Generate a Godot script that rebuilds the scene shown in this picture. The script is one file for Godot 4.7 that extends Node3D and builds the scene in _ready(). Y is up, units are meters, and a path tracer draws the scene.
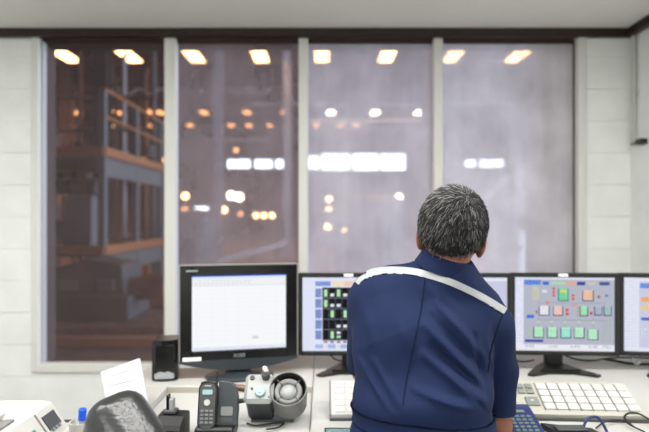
extends Node3D
# A control room: a man in a navy coverall leans over a console of screens in front of a dusty window onto a steel works hall.

const F := 560.0            # focal length in pixels of the 649 x 432 frame
const CX := 324.5
const CY := 216.0
const EYE := 1.45           # camera height
const DESK := 0.80
const WALL := 3.4           # distance of the window wall
const CEIL := 2.58

var rng := RandomNumberGenerator.new()
var M := {}
var taken := {}

# ------------------------------------------------------------------ mesh builder
class MB:
	var v := PackedVector3Array()
	var n := PackedVector3Array()
	var uv := PackedVector2Array()
	var c := PackedColorArray()
	var ix := PackedInt32Array()
	var tint := Color(1, 1, 1)
	var xf := Transform3D()

	func vert(p: Vector3, nn: Vector3, t := Vector2.ZERO) -> int:
		v.append(xf * p)
		n.append((xf.basis * nn).normalized())
		uv.append(t)
		c.append(tint)
		return v.size() - 1

	# corners run counter-clockwise seen from outside
	func quad(a: Vector3, b: Vector3, cc: Vector3, d: Vector3) -> void:
		var nn := (b - a).cross(d - a)
		if nn.length_squared() < 1e-16:
			nn = (cc - b).cross(d - b)
		nn = nn.normalized()
		var k := vert(a, nn, Vector2(0, 1))
		vert(b, nn, Vector2(1, 1))
		vert(cc, nn, Vector2(1, 0))
		vert(d, nn, Vector2(0, 0))
		ix.append_array([k, k + 2, k + 1, k, k + 3, k + 2])

	func tri(a: Vector3, b: Vector3, cc: Vector3) -> void:
		var nn := (b - a).cross(cc - a).normalized()
		var k := vert(a, nn)
		vert(b, nn)
		vert(cc, nn)
		ix.append_array([k, k + 2, k + 1])

	func quad_out(a: Vector3, b: Vector3, cc: Vector3, d: Vector3, o: Vector3) -> void:
		if (b - a).cross(cc - a).dot(o) < 0:
			quad(d, cc, b, a)
		else:
			quad(a, b, cc, d)

	func box(at: Vector3, size: Vector3, bev := 0.0, b := Basis()) -> MB:
		var keep := xf
		xf = xf * Transform3D(b, at)
		var h := size / 2.0
		bev = minf(bev, minf(h.x, minf(h.y, h.z)) * 0.9)
		var i := h - Vector3.ONE * bev
		for ax in 3:
			var u := (ax + 1) % 3
			var w := (ax + 2) % 3
			for s in [-1.0, 1.0]:
				var q: Array[Vector3] = []
				for k in [[-1.0, -1.0], [1.0, -1.0], [1.0, 1.0], [-1.0, 1.0]]:
					var p := Vector3.ZERO
					p[ax] = s * h[ax]
					p[u] = k[0] * i[u]
					p[w] = k[1] * i[w]
					q.append(p)
				if s > 0:
					quad(q[0], q[1], q[2], q[3])
				else:
					quad(q[3], q[2], q[1], q[0])
		if bev > 0.0:
			for ax in 3:
				var u := (ax + 1) % 3
				var w := (ax + 2) % 3
				for su in [-1.0, 1.0]:
					for sw in [-1.0, 1.0]:
						var q: Array[Vector3] = []
						for k in [[-1.0, 0], [1.0, 0], [1.0, 1], [-1.0, 1]]:
							var p := Vector3.ZERO
							p[ax] = k[0] * i[ax]
							p[u] = su * (h[u] if k[1] == 0 else i[u])
							p[w] = sw * (i[w] if k[1] == 0 else h[w])
							q.append(p)
						var o := Vector3.ZERO
						o[u] = su
						o[w] = sw
						quad_out(q[0], q[1], q[2], q[3], o)
			for sx in [-1.0, 1.0]:
				for sy in [-1.0, 1.0]:
					for sz in [-1.0, 1.0]:
						var a := Vector3(sx * h.x, sy * i.y, sz * i.z)
						var bb := Vector3(sx * i.x, sy * h.y, sz * i.z)
						var cc := Vector3(sx * i.x, sy * i.y, sz * h.z)
						if sx * sy * sz > 0:
							tri(a, bb, cc)
						else:
							tri(a, cc, bb)
		xf = keep
		return self

	func tube(pts: Array, r, sides := 8, caps := true) -> MB:
		var m := pts.size()
		var prev := Vector3.ZERO
		var start := v.size()
		for k in m:
			var p: Vector3 = pts[k]
			var t: Vector3 = ((pts[mini(k + 1, m - 1)] as Vector3) - (pts[maxi(k - 1, 0)] as Vector3)).normalized()
			var side: Vector3
			if k == 0:
				side = t.cross(Vector3.UP if absf(t.y) < 0.9 else Vector3.RIGHT).normalized()
			else:
				side = (prev - t * prev.dot(t)).normalized()
			prev = side
			var up := side.cross(t)
			var rr: float = r[k] if r is Array else r
			for s in sides:
				var a := TAU * s / sides
				var o := side * cos(a) + up * sin(a)
				vert(p + o * rr, o)
		for k in m - 1:
			for s in sides:
				var a := start + k * sides + s
				var b := start + k * sides + (s + 1) % sides
				ix.append_array([a, b, a + sides, b, b + sides, a + sides])
		if caps:
			for e in [0, m - 1]:
				var p: Vector3 = pts[e]
				var q: Vector3 = pts[1] if e == 0 else pts[m - 2]
				var o := (p - q).normalized()
				var k0 := v.size()
				vert(p, o)
				for s in sides:
					v.append(v[start + e * sides + s])
					n.append((xf.basis * o).normalized())
					uv.append(Vector2.ZERO)
					c.append(tint)
				for s in sides:
					var a := k0 + 1 + s
					var b := k0 + 1 + (s + 1) % sides
					if e == 0:
						ix.append_array([k0, b, a])
					else:
						ix.append_array([k0, a, b])
		return self

	# profile: Vector2(radius, height) from bottom to top for an outward skin; smooth inside a run, sharp where a point repeats
	func lathe(prof: Array, seg := 24, sx := 1.0, sz := 1.0) -> MB:
		var start := v.size()
		var m := prof.size()
		for k in m:
			var p: Vector2 = prof[k]
			var a: Vector2 = prof[k - 1] if k > 0 and prof[k - 1] != p else p
			var b: Vector2 = prof[k + 1] if k < m - 1 and prof[k + 1] != p else p
			var d := b - a
			var nn := Vector2(d.y, -d.x)
			nn = nn.normalized() if nn.length() > 1e-9 else Vector2(0, 1)
			for s in seg + 1:
				var t := TAU * s / seg
				vert(Vector3(cos(t) * p.x * sx, p.y, sin(t) * p.x * sz), Vector3(cos(t) * nn.x / sx, nn.y, sin(t) * nn.x / sz), Vector2(float(s) / seg, float(k) / m))
		for k in m - 1:
			if prof[k] == prof[k + 1]:
				continue
			for s in seg:
				var a := start + k * (seg + 1) + s
				var b := a + seg + 1
				ix.append_array([a, a + 1, b, a + 1, b + 1, b])
		return self

	# polygon in xy (counter-clockwise seen from +z), extruded from z0 to z1
	func prism(poly: PackedVector2Array, z0: float, z1: float) -> MB:
		if Geometry2D.is_polygon_clockwise(poly):
			poly.reverse()
		var t := Geometry2D.triangulate_polygon(poly)
		for k in range(0, t.size(), 3):
			var a := poly[t[k]]
			var b := poly[t[k + 1]]
			var d := poly[t[k + 2]]
			if (b - a).cross(d - a) < 0:
				var q := b
				b = d
				d = q
			tri(Vector3(a.x, a.y, z1), Vector3(b.x, b.y, z1), Vector3(d.x, d.y, z1))
			tri(Vector3(a.x, a.y, z0), Vector3(d.x, d.y, z0), Vector3(b.x, b.y, z0))
		for k in poly.size():
			var a := poly[k]
			var b := poly[(k + 1) % poly.size()]
			quad(Vector3(a.x, a.y, z0), Vector3(b.x, b.y, z0), Vector3(b.x, b.y, z1), Vector3(a.x, a.y, z1))
		return self

	func mesh(m: Material) -> ArrayMesh:
		var a := []
		a.resize(Mesh.ARRAY_MAX)
		a[Mesh.ARRAY_VERTEX] = v
		a[Mesh.ARRAY_NORMAL] = n
		a[Mesh.ARRAY_TEX_UV] = uv
		a[Mesh.ARRAY_COLOR] = c
		a[Mesh.ARRAY_INDEX] = ix
		var out := ArrayMesh.new()
		out.add_surface_from_arrays(Mesh.PRIMITIVE_TRIANGLES, a)
		out.surface_set_material(0, m)
		return out

# ------------------------------------------------------------------ small helpers
func P(px: float, py: float, d: float) -> Vector3:
	return Vector3((px - CX) / F * d, EYE - (py - CY) / F * d, -d)

func numbered(called: String) -> String:
	taken[called] = taken.get(called, -1) + 1
	return called if taken[called] == 0 else "%s_%03d" % [called, taken[called]]

func tag(o: Node3D, label := "", category := "", group := "", kind := "") -> Node3D:
	if label: o.set_meta("label", label)
	if category: o.set_meta("category", category)
	if group: o.set_meta("group", group)
	if kind: o.set_meta("kind", kind)
	return o

func thing(called: String, label: String, category: String, at := Vector3.ZERO, b := Basis(), group := "") -> Node3D:
	var o := Node3D.new()
	o.name = numbered(called)
	add_child(o)
	o.transform = Transform3D(b, at)
	tag(o, label, category, group)
	return o

func part(called: String, mb: MB, m: Material, parent: Node3D) -> MeshInstance3D:
	var o := MeshInstance3D.new()
	o.name = called
	o.mesh = mb.mesh(m)
	parent.add_child(o, true)
	return o

func part_mesh(called: String, mesh: Mesh, parent: Node3D, xf := Transform3D()) -> MeshInstance3D:
	var o := MeshInstance3D.new()
	o.name = called
	o.mesh = mesh
	o.transform = xf
	parent.add_child(o, true)
	return o

func single(called: String, mb: MB, m: Material, label: String, category: String, group := "") -> MeshInstance3D:
	var o := MeshInstance3D.new()
	o.name = numbered(called)
	o.mesh = mb.mesh(m)
	add_child(o)
	tag(o, label, category, group)
	return o

func struct(called: String, mb: MB, m: Material) -> MeshInstance3D:
	var o := MeshInstance3D.new()
	o.name = called
	o.mesh = mb.mesh(m)
	add_child(o)
	o.set_meta("kind", "structure")
	return o

func struct_root(called: String) -> Node3D:
	var o := Node3D.new()
	o.name = called
	add_child(o)
	o.set_meta("kind", "structure")
	return o

func mat(key: String, col: Color, rough := 0.6, metal := 0.0, spec := 0.5) -> StandardMaterial3D:
	var m := StandardMaterial3D.new()
	m.resource_name = key
	m.albedo_color = col
	m.roughness = rough
	m.metallic = metal
	m.metallic_specular = spec
	M[key] = m
	return m

func noise_tex(freq: float, lo: Color, hi: Color, sd: int, size := 256) -> NoiseTexture2D:
	var fn := FastNoiseLite.new()
	fn.seed = sd
	fn.frequency = freq
	fn.fractal_octaves = 4
	var t := NoiseTexture2D.new()
	t.width = size
	t.height = size
	t.seamless = true
	t.noise = fn
	var g := Gradient.new()
	g.set_color(0, lo)
	g.set_color(1, hi)
	t.color_ramp = g
	return t

func grain(m: StandardMaterial3D, freq: float, amount: float, sd: int, scale := 1.0) -> StandardMaterial3D:
	m.albedo_texture = noise_tex(freq, Color(1 - amount, 1 - amount, 1 - amount), Color(1, 1, 1), sd)
	m.uv1_triplanar = true
	m.uv1_world_triplanar = true
	m.uv1_scale = Vector3.ONE * scale
	return m

func relief(m: StandardMaterial3D, freq: float, depth_cm: float, sd: int, scale := 1.0) -> StandardMaterial3D:
	m.heightmap_enabled = true
	m.heightmap_texture = noise_tex(freq, Color.BLACK, Color.WHITE, sd)
	m.heightmap_scale = depth_cm
	m.uv1_triplanar = true
	m.uv1_scale = Vector3.ONE * scale
	return m

func area(at: Vector3, towards: Vector3, size: Vector2, col: Color, energy: float, called: String, parent: Node3D = self) -> void:
	var l := AreaLight3D.new()
	l.name = called
	l.area_size = size
	l.light_color = col
	l.light_energy = energy
	l.area_range = 30.0
	l.area_attenuation = 2.0
	l.shadow_enabled = true
	parent.add_child(l, true)
	var up := Vector3.UP if absf(towards.normalized().y) < 0.9 else Vector3.FORWARD
	l.global_transform = Transform3D(Basis.looking_at(towards, up), at)

# ------------------------------------------------------------------ distance fields meshed as surface nets
func smin(a: float, b: float, k: float) -> float:
	var h := maxf(k - absf(a - b), 0.0) / k
	return minf(a, b) - h * h * k * 0.25

func cap(p: Vector3, a: Vector3, b: Vector3, ra: float, rb: float) -> float:
	var ba := b - a
	var t := clampf((p - a).dot(ba) / ba.length_squared(), 0.0, 1.0)
	return (p - a - ba * t).length() - ra - (rb - ra) * t

func ell(p: Vector3, r: Vector3) -> float:
	var k0 := (p / r).length()
	var k1 := (p / (r * r)).length()
	return k0 * (k0 - 1.0) / maxf(k1, 1e-6)

func net(f: Callable, lo: Vector3, hi: Vector3, cell: float, mb: MB) -> void:
	var nb := Vector3i(((hi - lo) / (cell * 4.0)).ceil())
	var nx := nb.x * 4 + 1
	var ny := nb.y * 4 + 1
	var nz := nb.z * 4 + 1
	var val := PackedFloat32Array()
	val.resize(nx * ny * nz)
	val.fill(1e9)
	var active := PackedInt32Array()
	var reach := cell * 4.0 * 0.87 * 2.4
	for bz in nb.z:
		for by in nb.y:
			for bx in nb.x:
				var ctr := lo + Vector3(bx * 4 + 2, by * 4 + 2, bz * 4 + 2) * cell
				if absf(f.call(ctr)) > reach:
					continue
				active.append(bx)
				active.append(by)
				active.append(bz)
				for k in 5:
					for j in 5:
						var row := ((bz * 4 + k) * ny + by * 4 + j) * nx + bx * 4
						for i in 5:
							if val[row + i] > 1e8:
								val[row + i] = f.call(lo + Vector3(bx * 4 + i, by * 4 + j, bz * 4 + k) * cell)
	var sx := 1
	var sy := nx
	var sz := nx * ny
	var off := PackedInt32Array([0, sx, sy, sx + sy, sz, sx + sz, sy + sz, sx + sy + sz])
	var edges := [[0, 1], [2, 3], [4, 5], [6, 7], [0, 2], [1, 3], [4, 6], [5, 7], [0, 4], [1, 5], [2, 6], [3, 7]]
	var id := {}
	for a in range(0, active.size(), 3):
		for k in 4:
			for j in 4:
				for i in 4:
					var x := active[a] * 4 + i
					var y := active[a + 1] * 4 + j
					var z := active[a + 2] * 4 + k
					var at := (z * ny + y) * nx + x
					var inside := 0
					for e in 8:
						if val[at + off[e]] < 0.0:
							inside += 1
					if inside == 0 or inside == 8:
						continue
					var sum := Vector3.ZERO
					var cnt := 0
					for e in edges:
						var v0 := val[at + off[e[0]]]
						var v1 := val[at + off[e[1]]]
						if (v0 < 0.0) != (v1 < 0.0):
							var t := v0 / (v0 - v1)
							var p0 := Vector3(e[0] & 1, (e[0] >> 1) & 1, e[0] >> 2)
							var p1 := Vector3(e[1] & 1, (e[1] >> 1) & 1, e[1] >> 2)
							sum += p0.lerp(p1, t)
							cnt += 1
					var p := lo + (Vector3(x, y, z) + sum / cnt) * cell
					var h := cell * 0.5
					var g := Vector3(f.call(p + Vector3(h, 0, 0)) - f.call(p - Vector3(h, 0, 0)), f.call(p + Vector3(0, h, 0)) - f.call(p - Vector3(0, h, 0)), f.call(p + Vector3(0, 0, h)) - f.call(p - Vector3(0, 0, h)))
					id[at] = mb.vert(p, g.normalized() if g.length() > 1e-9 else Vector3.UP)
	for a in range(0, active.size(), 3):
		for k in 4:
			for j in 4:
				for i in 4:
					var at := ((active[a + 2] * 4 + k) * ny + active[a + 1] * 4 + j) * nx + active[a] * 4 + i
					var s0 := val[at] < 0.0
					for ax in 3:
						var step: int = [sx, sy, sz][ax]
						var s1 := val[at + step] < 0.0
						if s0 == s1:
							continue
						var u: int = [sy, sz, sx][ax]
						var w: int = [sz, sx, sy][ax]
						if not (id.has(at) and id.has(at - u) and id.has(at - w) and id.has(at - u - w)):
							continue
						var q := [id[at], id[at - u], id[at - u - w], id[at - w]]
						if s0:
							mb.ix.append_array([q[0], q[2], q[1], q[0], q[3], q[2]])
						else:
							mb.ix.append_array([q[0], q[1], q[2], q[0], q[2], q[3]])

# ------------------------------------------------------------------ the scene
func _ready() -> void:
	rng.seed = 7
	setup_view()
	materials()
	build_room()
	build_window()
	build_hall()
	build_consoles()
	build_monitors()
	build_desk_things()
	build_left_side()
	build_person()

func setup_view() -> void:
	var cam := Camera3D.new()
	cam.name = "camera"
	cam.fov = rad_to_deg(2.0 * atan(CY / F))
	cam.near = 0.05
	cam.far = 200.0
	cam.position = Vector3(0, EYE, 0)
	var at := CameraAttributesPhysical.new()
	at.frustum_focal_length = 31.0
	at.exposure_aperture = 1.9
	at.frustum_focus_distance = 1.5
	at.exposure_multiplier = 1.0
	cam.attributes = at
	add_child(cam)
	cam.fov = rad_to_deg(2.0 * atan(CY / F))
	cam.current = true
	var we := WorldEnvironment.new()
	we.name = "environment"
	var e := Environment.new()
	e.background_mode = Environment.BG_COLOR
	e.background_color = Color(0.80, 0.87, 1.0)
	e.background_energy_multiplier = 1.0
	e.tonemap_mode = Environment.TONE_MAPPER_LINEAR
	e.tonemap_exposure = 1.0
	e.sdfgi_enabled = true
	e.ssao_enabled = true
	e.ssil_enabled = true
	we.environment = e
	add_child(we)

func materials() -> void:
	grain(mat("wall_paint", Color(0.925, 0.935, 0.925), 0.75, 0.0, 0.3), 0.02, 0.05, 11, 0.7)
	mat("ceiling_paint", Color(0.92, 0.91, 0.885), 0.9, 0.0, 0.2)
	grain(mat("dark_wood", Color(0.20, 0.115, 0.08), 0.5), 0.03, 0.4, 5, 2.0)
	mat("frame_paint", Color(0.83, 0.83, 0.81), 0.5)
	mat("frame_alu", Color(0.70, 0.70, 0.70), 0.5, 0.2)
	mat("seal", Color(0.20, 0.13, 0.11), 0.7)
	grain(mat("room_floor", Color(0.55, 0.55, 0.53), 0.6), 0.05, 0.2, 3, 1.0)
	mat("desk_white", Color(0.715, 0.715, 0.70), 0.45)
	mat("desk_side", Color(0.78, 0.78, 0.75), 0.5)
	mat("groove_shade", Color(0.62, 0.60, 0.56), 0.7)
	mat("black_plastic", Color(0.055, 0.058, 0.06), 0.42)
	mat("black_gloss", Color(0.035, 0.04, 0.042), 0.25)
	mat("dark_slate", Color(0.16, 0.19, 0.21), 0.35)
	mat("silver", Color(0.68, 0.70, 0.71), 0.35, 0.5)
	mat("white_plastic", Color(0.72, 0.72, 0.705), 0.5)
	mat("ivory_plastic", Color(0.66, 0.655, 0.615), 0.5)
	mat("key_white", Color(0.77, 0.77, 0.755), 0.5)
	mat("key_grey", Color(0.46, 0.48, 0.465), 0.55)
	mat("sticker", Color(0.93, 0.93, 0.92), 0.6)
	mat("cable", Color(0.04, 0.04, 0.045), 0.5)
	relief(mat("cast_grey", Color(0.60, 0.61, 0.61), 0.55, 0.1), 0.1, 0.02, 9, 12.0)
	mat("dark_grey", Color(0.24, 0.25, 0.26), 0.5)
	mat("mid_grey", Color(0.47, 0.47, 0.47), 0.5)
	mat("aqua", Color(0.55, 0.68, 0.68), 0.4)
	mat("brass", Color(0.45, 0.36, 0.30), 0.45, 0.5)
	mat("blue_plastic", Color(0.13, 0.17, 0.36), 0.4)
	mat("marker_blue", Color(0.06, 0.33, 0.84), 0.4)
	mat("paper", Color(0.72, 0.735, 0.775), 0.9, 0.0, 0.2)
	mat("pencil_line", Color(0.66, 0.67, 0.71), 0.9)
	relief(mat("vinyl", Color(0.15, 0.16, 0.16), 0.30), 0.06, 0.08, 21, 4.0)
	mat("chrome", Color(0.7, 0.7, 0.7), 0.2, 1.0)
	mat("lcd", Color(0.40, 0.48, 0.44), 0.3)
	mat("teal_label", Color(0.25, 0.52, 0.45), 0.6)
	mat("steel_dark", Color(0.24, 0.26, 0.30), 0.6, 0.3)
	mat("steel_blue", Color(0.33, 0.36, 0.38), 0.6)
	mat("steel_pale", Color(0.66, 0.65, 0.68), 0.6)
	mat("ochre", Color(0.56, 0.36, 0.22), 0.6)
	grain(mat("rust", Color(0.46, 0.29, 0.23), 0.8), 0.05, 0.4, 31, 0.4)
	grain(mat("hall_wall", Color(0.42, 0.31, 0.29), 0.9), 0.03, 0.3, 33, 0.1)
	grain(mat("hall_roof", Color(0.34, 0.25, 0.23), 0.9), 0.03, 0.3, 34, 0.1)
	grain(mat("hall_floor", Color(0.36, 0.27, 0.24), 0.85), 0.04, 0.45, 35, 0.25)
	var mg := mat("mat_glass", Color(0.55, 0.72, 0.70, 0.35), 0.15)
	mg.transparency = BaseMaterial3D.TRANSPARENCY_ALPHA
	# navy work cloth
	var navy := mat("navy", Color(0.078, 0.126, 0.252), 0.85, 0.0, 0.3)
	navy.rim_enabled = true
	navy.rim = 0.1
	navy.rim_tint = 0.6
	relief(navy, 0.35, 0.035, 41, 9.0)
	mat("navy_seam", Color(0.06, 0.09, 0.17), 0.9, 0.0, 0.2)
	mat("stripe", Color(0.58, 0.60, 0.61), 0.45, 0.0, 0.6)
	var skin := mat("skin", Color(0.55, 0.36, 0.28), 0.5, 0.0, 0.4)
	skin.subsurf_scatter_enabled = true
	skin.subsurf_scatter_strength = 0.15
	mat("eye", Color(0.9, 0.9, 0.88), 0.2)
	mat("lip", Color(0.55, 0.31, 0.27), 0.5)
	mat("hair_base", Color(0.12, 0.12, 0.12), 0.75, 0.0, 0.3)
	var hs := mat("hair_strand", Color.WHITE, 0.5, 0.0, 0.4)
	hs.vertex_color_use_as_albedo = true
	mat("shoe", Color(0.05, 0.05, 0.05), 0.4)
	# lamps
	glow("room_diffuser", Color(1, 0.98, 0.95), 2.5)
	glow("hall_lamp_warm", Color(1.0, 0.76, 0.50), 10.0)
	glow("hall_lamp_orange", Color(1.0, 0.66, 0.36), 3.2)
	glow("hall_lamp_white", Color(1.0, 0.93, 0.85), 9.0)
	glow("daylight_pane", Color(0.86, 0.92, 1.0), 5.0)

func glow(key: String, col: Color, energy: float) -> void:
	var m := mat(key, Color(0.9, 0.9, 0.9), 0.6)
	m.emission_enabled = true
	m.emission = col
	m.emission_energy_multiplier = energy

# ------------------------------------------------------------------ room
const XR := 1.86            # right wall
const XL := -2.9            # left wall
const ZB := 2.4             # wall behind the camera

func build_room() -> void:
	struct("floor", MB.new().box(Vector3((XL + XR) / 2, -0.05, (ZB - WALL) / 2), Vector3(XR - XL + 0.4, 0.1, ZB + WALL + 0.4)), M.room_floor)
	# ceiling with cut-outs for the lamps would show nothing here: the troffers hang under it
	struct("ceiling", MB.new().box(Vector3((XL + XR) / 2, CEIL + 0.06, (ZB - WALL) / 2), Vector3(XR - XL + 0.4, 0.12, ZB + WALL + 0.4)), M.ceiling_paint)
	struct("wall_right", MB.new().box(Vector3(XR + 0.1, CEIL / 2, (ZB - WALL) / 2), Vector3(0.2, CEIL, ZB + WALL + 0.4)), M.wall_paint)
	struct("wall_left", MB.new().box(Vector3(XL - 0.1, CEIL / 2, (ZB - WALL) / 2), Vector3(0.2, CEIL, ZB + WALL + 0.4)), M.wall_paint)
	struct("wall_rear", MB.new().box(Vector3((XL + XR) / 2, CEIL / 2, ZB + 0.1), Vector3(XR - XL, CEIL, 0.2)), M.wall_paint)
	# window wall: a core with planks of painted cladding in courses
	var x0 := (33.0 - CX) / F * WALL
	var x1 := (586.0 - CX) / F * WALL
	var y0 := EYE - (372.0 - CY) / F * WALL
	var wb := struct_root("wall_back")
	var core := MB.new()
	core.box(Vector3((XL - 0.2 + x0) / 2, CEIL / 2, -WALL - 0.105), Vector3(x0 - XL + 0.2, CEIL, 0.19))
	core.box(Vector3((XR + 0.2 + x1) / 2, CEIL / 2, -WALL - 0.105), Vector3(XR + 0.2 - x1, CEIL, 0.19))
	core.box(Vector3((x0 + x1) / 2, y0 / 2, -WALL - 0.105), Vector3(x1 - x0, y0, 0.19))
	core.box(Vector3((x0 + x1) / 2, CEIL - 0.02, -WALL - 0.105), Vector3(x1 - x0, 0.04, 0.19))
	part("wall_core", core, M.wall_paint, wb)
	var top := 2.415
	var pitch := 0.194
	for k in range(-1, 13):
		var a := top - pitch * (k + 1)
		var b := top - pitch * k
		b = minf(b, CEIL)
		if b <= 0.0: break
		a = maxf(a, 0.0)
		var h := b - a - 0.0014
		part("plank", MB.new().box(Vector3((XL + x0) / 2, (a + b) / 2, -WALL - 0.006), Vector3(x0 - XL, h, 0.016), 0.001), M.wall_paint, wb)
		part("plank", MB.new().box(Vector3((XR + x1) / 2, (a + b) / 2, -WALL - 0.006), Vector3(XR - x1, h, 0.016), 0.001), M.wall_paint, wb)
		if b <= y0 + pitch and a < y0:
			var bb := minf(b, y0)
			part("plank", MB.new().box(Vector3((x0 + x1) / 2, (a + bb) / 2, -WALL - 0.006), Vector3(x1 - x0, bb - a - 0.0014, 0.016), 0.001), M.wall_paint, wb)
	# dark wooden trim under the ceiling
	struct("trim_1", MB.new().box(Vector3((XL + XR) / 2, CEIL - 0.026, -WALL + 0.02), Vector3(XR - XL, 0.052, 0.045), 0.005), M.dark_wood)
	struct("trim_2", MB.new().box(Vector3(XR - 0.02, CEIL - 0.026, (ZB - WALL) / 2), Vector3(0.045, 0.052, ZB + WALL - 0.06), 0.005), M.dark_wood)
	# ceiling lamps, all behind the top edge of the picture
	for z in [-1.35, 0.35, 1.75]:
		for x in ([-1.6, -0.2, 1.1] if z < 0 else [-1.5, -0.1]):
			var t := thing("ceiling_lamp", "long white fluorescent ceiling light with a flat diffuser", "ceiling light", Vector3(x, CEIL, z), Basis(), "fluorescent lights on the control room ceiling")
			part("housing", MB.new().box(Vector3(0, -0.03, 0), Vector3(1.24, 0.06, 0.32), 0.006), M.white_plastic, t)
			part("lamp_diffuser", MB.new().box(Vector3(0, -0.063, 0), Vector3(1.18, 0.008, 0.27), 0.002), M.room_diffuser, t)
			area(Vector3(x, CEIL - 0.075, z), Vector3.DOWN, Vector2(1.16, 0.26), Color(1, 0.99, 0.975), 2.65, "lamp_light", t)
	# conduit in the right corner
	var pipe := thing("wall_conduit", "thin white conduit pipe ending at a dark bracket beside the corner", "pipe", Vector3(XR, 0, -3.33))
	var by := EYE + (216.0 - 143.0) / F * 3.3
	part("pipe", MB.new().tube([Vector3(-0.022, CEIL - 0.06, 0), Vector3(-0.022, by, 0)], 0.012, 10), M.white_plastic, pipe)
	part("clip", MB.new().box(Vector3(-0.012, by + 0.30, 0), Vector3(0.026, 0.018, 0.036), 0.002), M.white_plastic, pipe)
	part("bracket", MB.new().tube([Vector3(-0.022, by, -0.02), Vector3(-0.022, by, 0.05)], 0.008, 8).box(Vector3(-0.02, by + 0.002, 0.08), Vector3(0.04, 0.032, 0.06), 0.004), M.black_plastic, pipe)

# ------------------------------------------------------------------ window
func dust_haze_material(key: String, cover: float, col: Color, sd: int) -> StandardMaterial3D:
	var w := 192
	var h := 384
	var im := Image.create(w, h, false, Image.FORMAT_RGBA8)
	var big := FastNoiseLite.new()
	big.seed = sd
	big.frequency = 0.012
	big.fractal_octaves = 4
	var streak := FastNoiseLite.new()
	streak.seed = sd + 50
	streak.frequency = 0.06
	var fine := FastNoiseLite.new()
	fine.seed = sd + 90
	fine.frequency = 0.35
	for y in h:
		for x in w:
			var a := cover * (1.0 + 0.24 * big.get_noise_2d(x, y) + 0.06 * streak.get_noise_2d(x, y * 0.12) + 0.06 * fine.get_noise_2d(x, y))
			im.set_pixel(x, y, Color(1, 1, 1, clampf(a, 0.0, 1.0)))
	var m := mat(key, col, 0.9, 0.0, 0.12)
	m.albedo_texture = ImageTexture.create_from_image(im)
	m.transparency = BaseMaterial3D.TRANSPARENCY_ALPHA
	m.backlight_enabled = true
	m.backlight = Color(0.8, 0.8, 0.85)
	return m

func build_window() -> void:
	var w := struct_root("window_1")
	var k := F / WALL
	var X := func(px: float) -> float: return (px - CX) / k
	var Y := func(py: float) -> float: return EYE - (py - CY) / k
	var top: float = CEIL - 0.05
	var bot: float = Y.call(372)
	var frame := MB.new()
	var zf := -WALL + 0.012
	# outer casing proud of the wall
	frame.box(Vector3((X.call(33) + X.call(40.5)) / 2, (top + bot) / 2, zf - 0.02), Vector3(X.call(40.5) - X.call(33), top - bot, 0.06), 0.004)
	frame.box(Vector3((X.call(577) + X.call(585)) / 2, (top + bot) / 2, zf - 0.02), Vector3(X.call(585) - X.call(577), top - bot, 0.06), 0.004)
	frame.box(Vector3((X.call(40.5) + X.call(577)) / 2, (Y.call(363) + bot) / 2, zf - 0.02), Vector3(X.call(577) - X.call(40.5), Y.call(363) - bot, 0.06), 0.004)
	part("frame", frame, M.frame_paint, w)
	# dark lining behind the casing
	var lin := MB.new()
	for a in [X.call(38.0), X.call(579.0)]:
		lin.box(Vector3(a, (top + bot) / 2, -WALL - 0.11), Vector3(0.03, top - bot - 0.02, 0.16))
	lin.box(Vector3(X.call(308), top - 0.006, -WALL - 0.11), Vector3(X.call(577) - X.call(40), 0.03, 0.16))
	lin.box(Vector3(X.call(308), bot + 0.02, -WALL - 0.11), Vector3(X.call(577) - X.call(40), 0.03, 0.16))
	part("lining", lin, M.seal, w)
	part("edge_strip", MB.new().box(Vector3(X.call(41.5), (top + bot) / 2 + 0.02, -WALL - 0.03), Vector3(0.012, top - bot - 0.07, 0.05), 0.003), M.frame_alu, w)
	for a in [[164.5, 176.0], [298.5, 308.0], [433.5, 442.5]]:
		part("mullion", MB.new().box(Vector3((X.call(a[0]) + X.call(a[1])) / 2, (top + Y.call(363)) / 2, zf - 0.035), Vector3(X.call(a[1]) - X.call(a[0]), top - Y.call(363), 0.07), 0.005), M.frame_paint, w)
	var covers := [0.18, 0.42, 0.65, 0.75]  # film thickens pane by pane to the right, painting in the daylit haze
	var cols := [Color(0.70, 0.62, 0.60), Color(0.78, 0.72, 0.74), Color(0.93, 0.91, 0.955), Color(0.96, 0.95, 0.99)]  # warm to lavender tints paint scattered daylight into the dust colour
	var spans := [[40.0, 168.0], [172.0, 303.0], [303.5, 438.0], [438.5, 579.0]]
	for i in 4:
		var m := dust_haze_material("dusty_haze_glass", covers[i], cols[i], 100 + i * 7)
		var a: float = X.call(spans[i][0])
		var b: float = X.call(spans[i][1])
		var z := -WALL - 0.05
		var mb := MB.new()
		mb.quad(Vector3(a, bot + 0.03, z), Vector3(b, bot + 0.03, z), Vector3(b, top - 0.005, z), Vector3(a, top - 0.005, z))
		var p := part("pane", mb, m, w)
		p.set_meta("label", ["clear dark pane with a thin film of dust and painted haze", "hazy grey pane with streaked dust and painted haze", "milky lavender pane with daylight haze painted into its dust", "palest pane with daylight haze painted almost white into its dust"][i])

# ------------------------------------------------------------------ the works hall behind the glass
const HX0 := -17.0
const HX1 := 15.0
const HZ := -46.0
const HTOP := 8.2
const LAMPY := 7.13

func beam(mb: MB, a: Vector3, b: Vector3, w: float, h: float) -> MB:
	var d := b - a
	var up := Vector3.UP if absf(d.normalized().y) < 0.95 else Vector3.RIGHT
	return mb.box((a + b) / 2, Vector3(w, h, d.length()), minf(w, h) * 0.06, Basis.looking_at(d, up))

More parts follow.
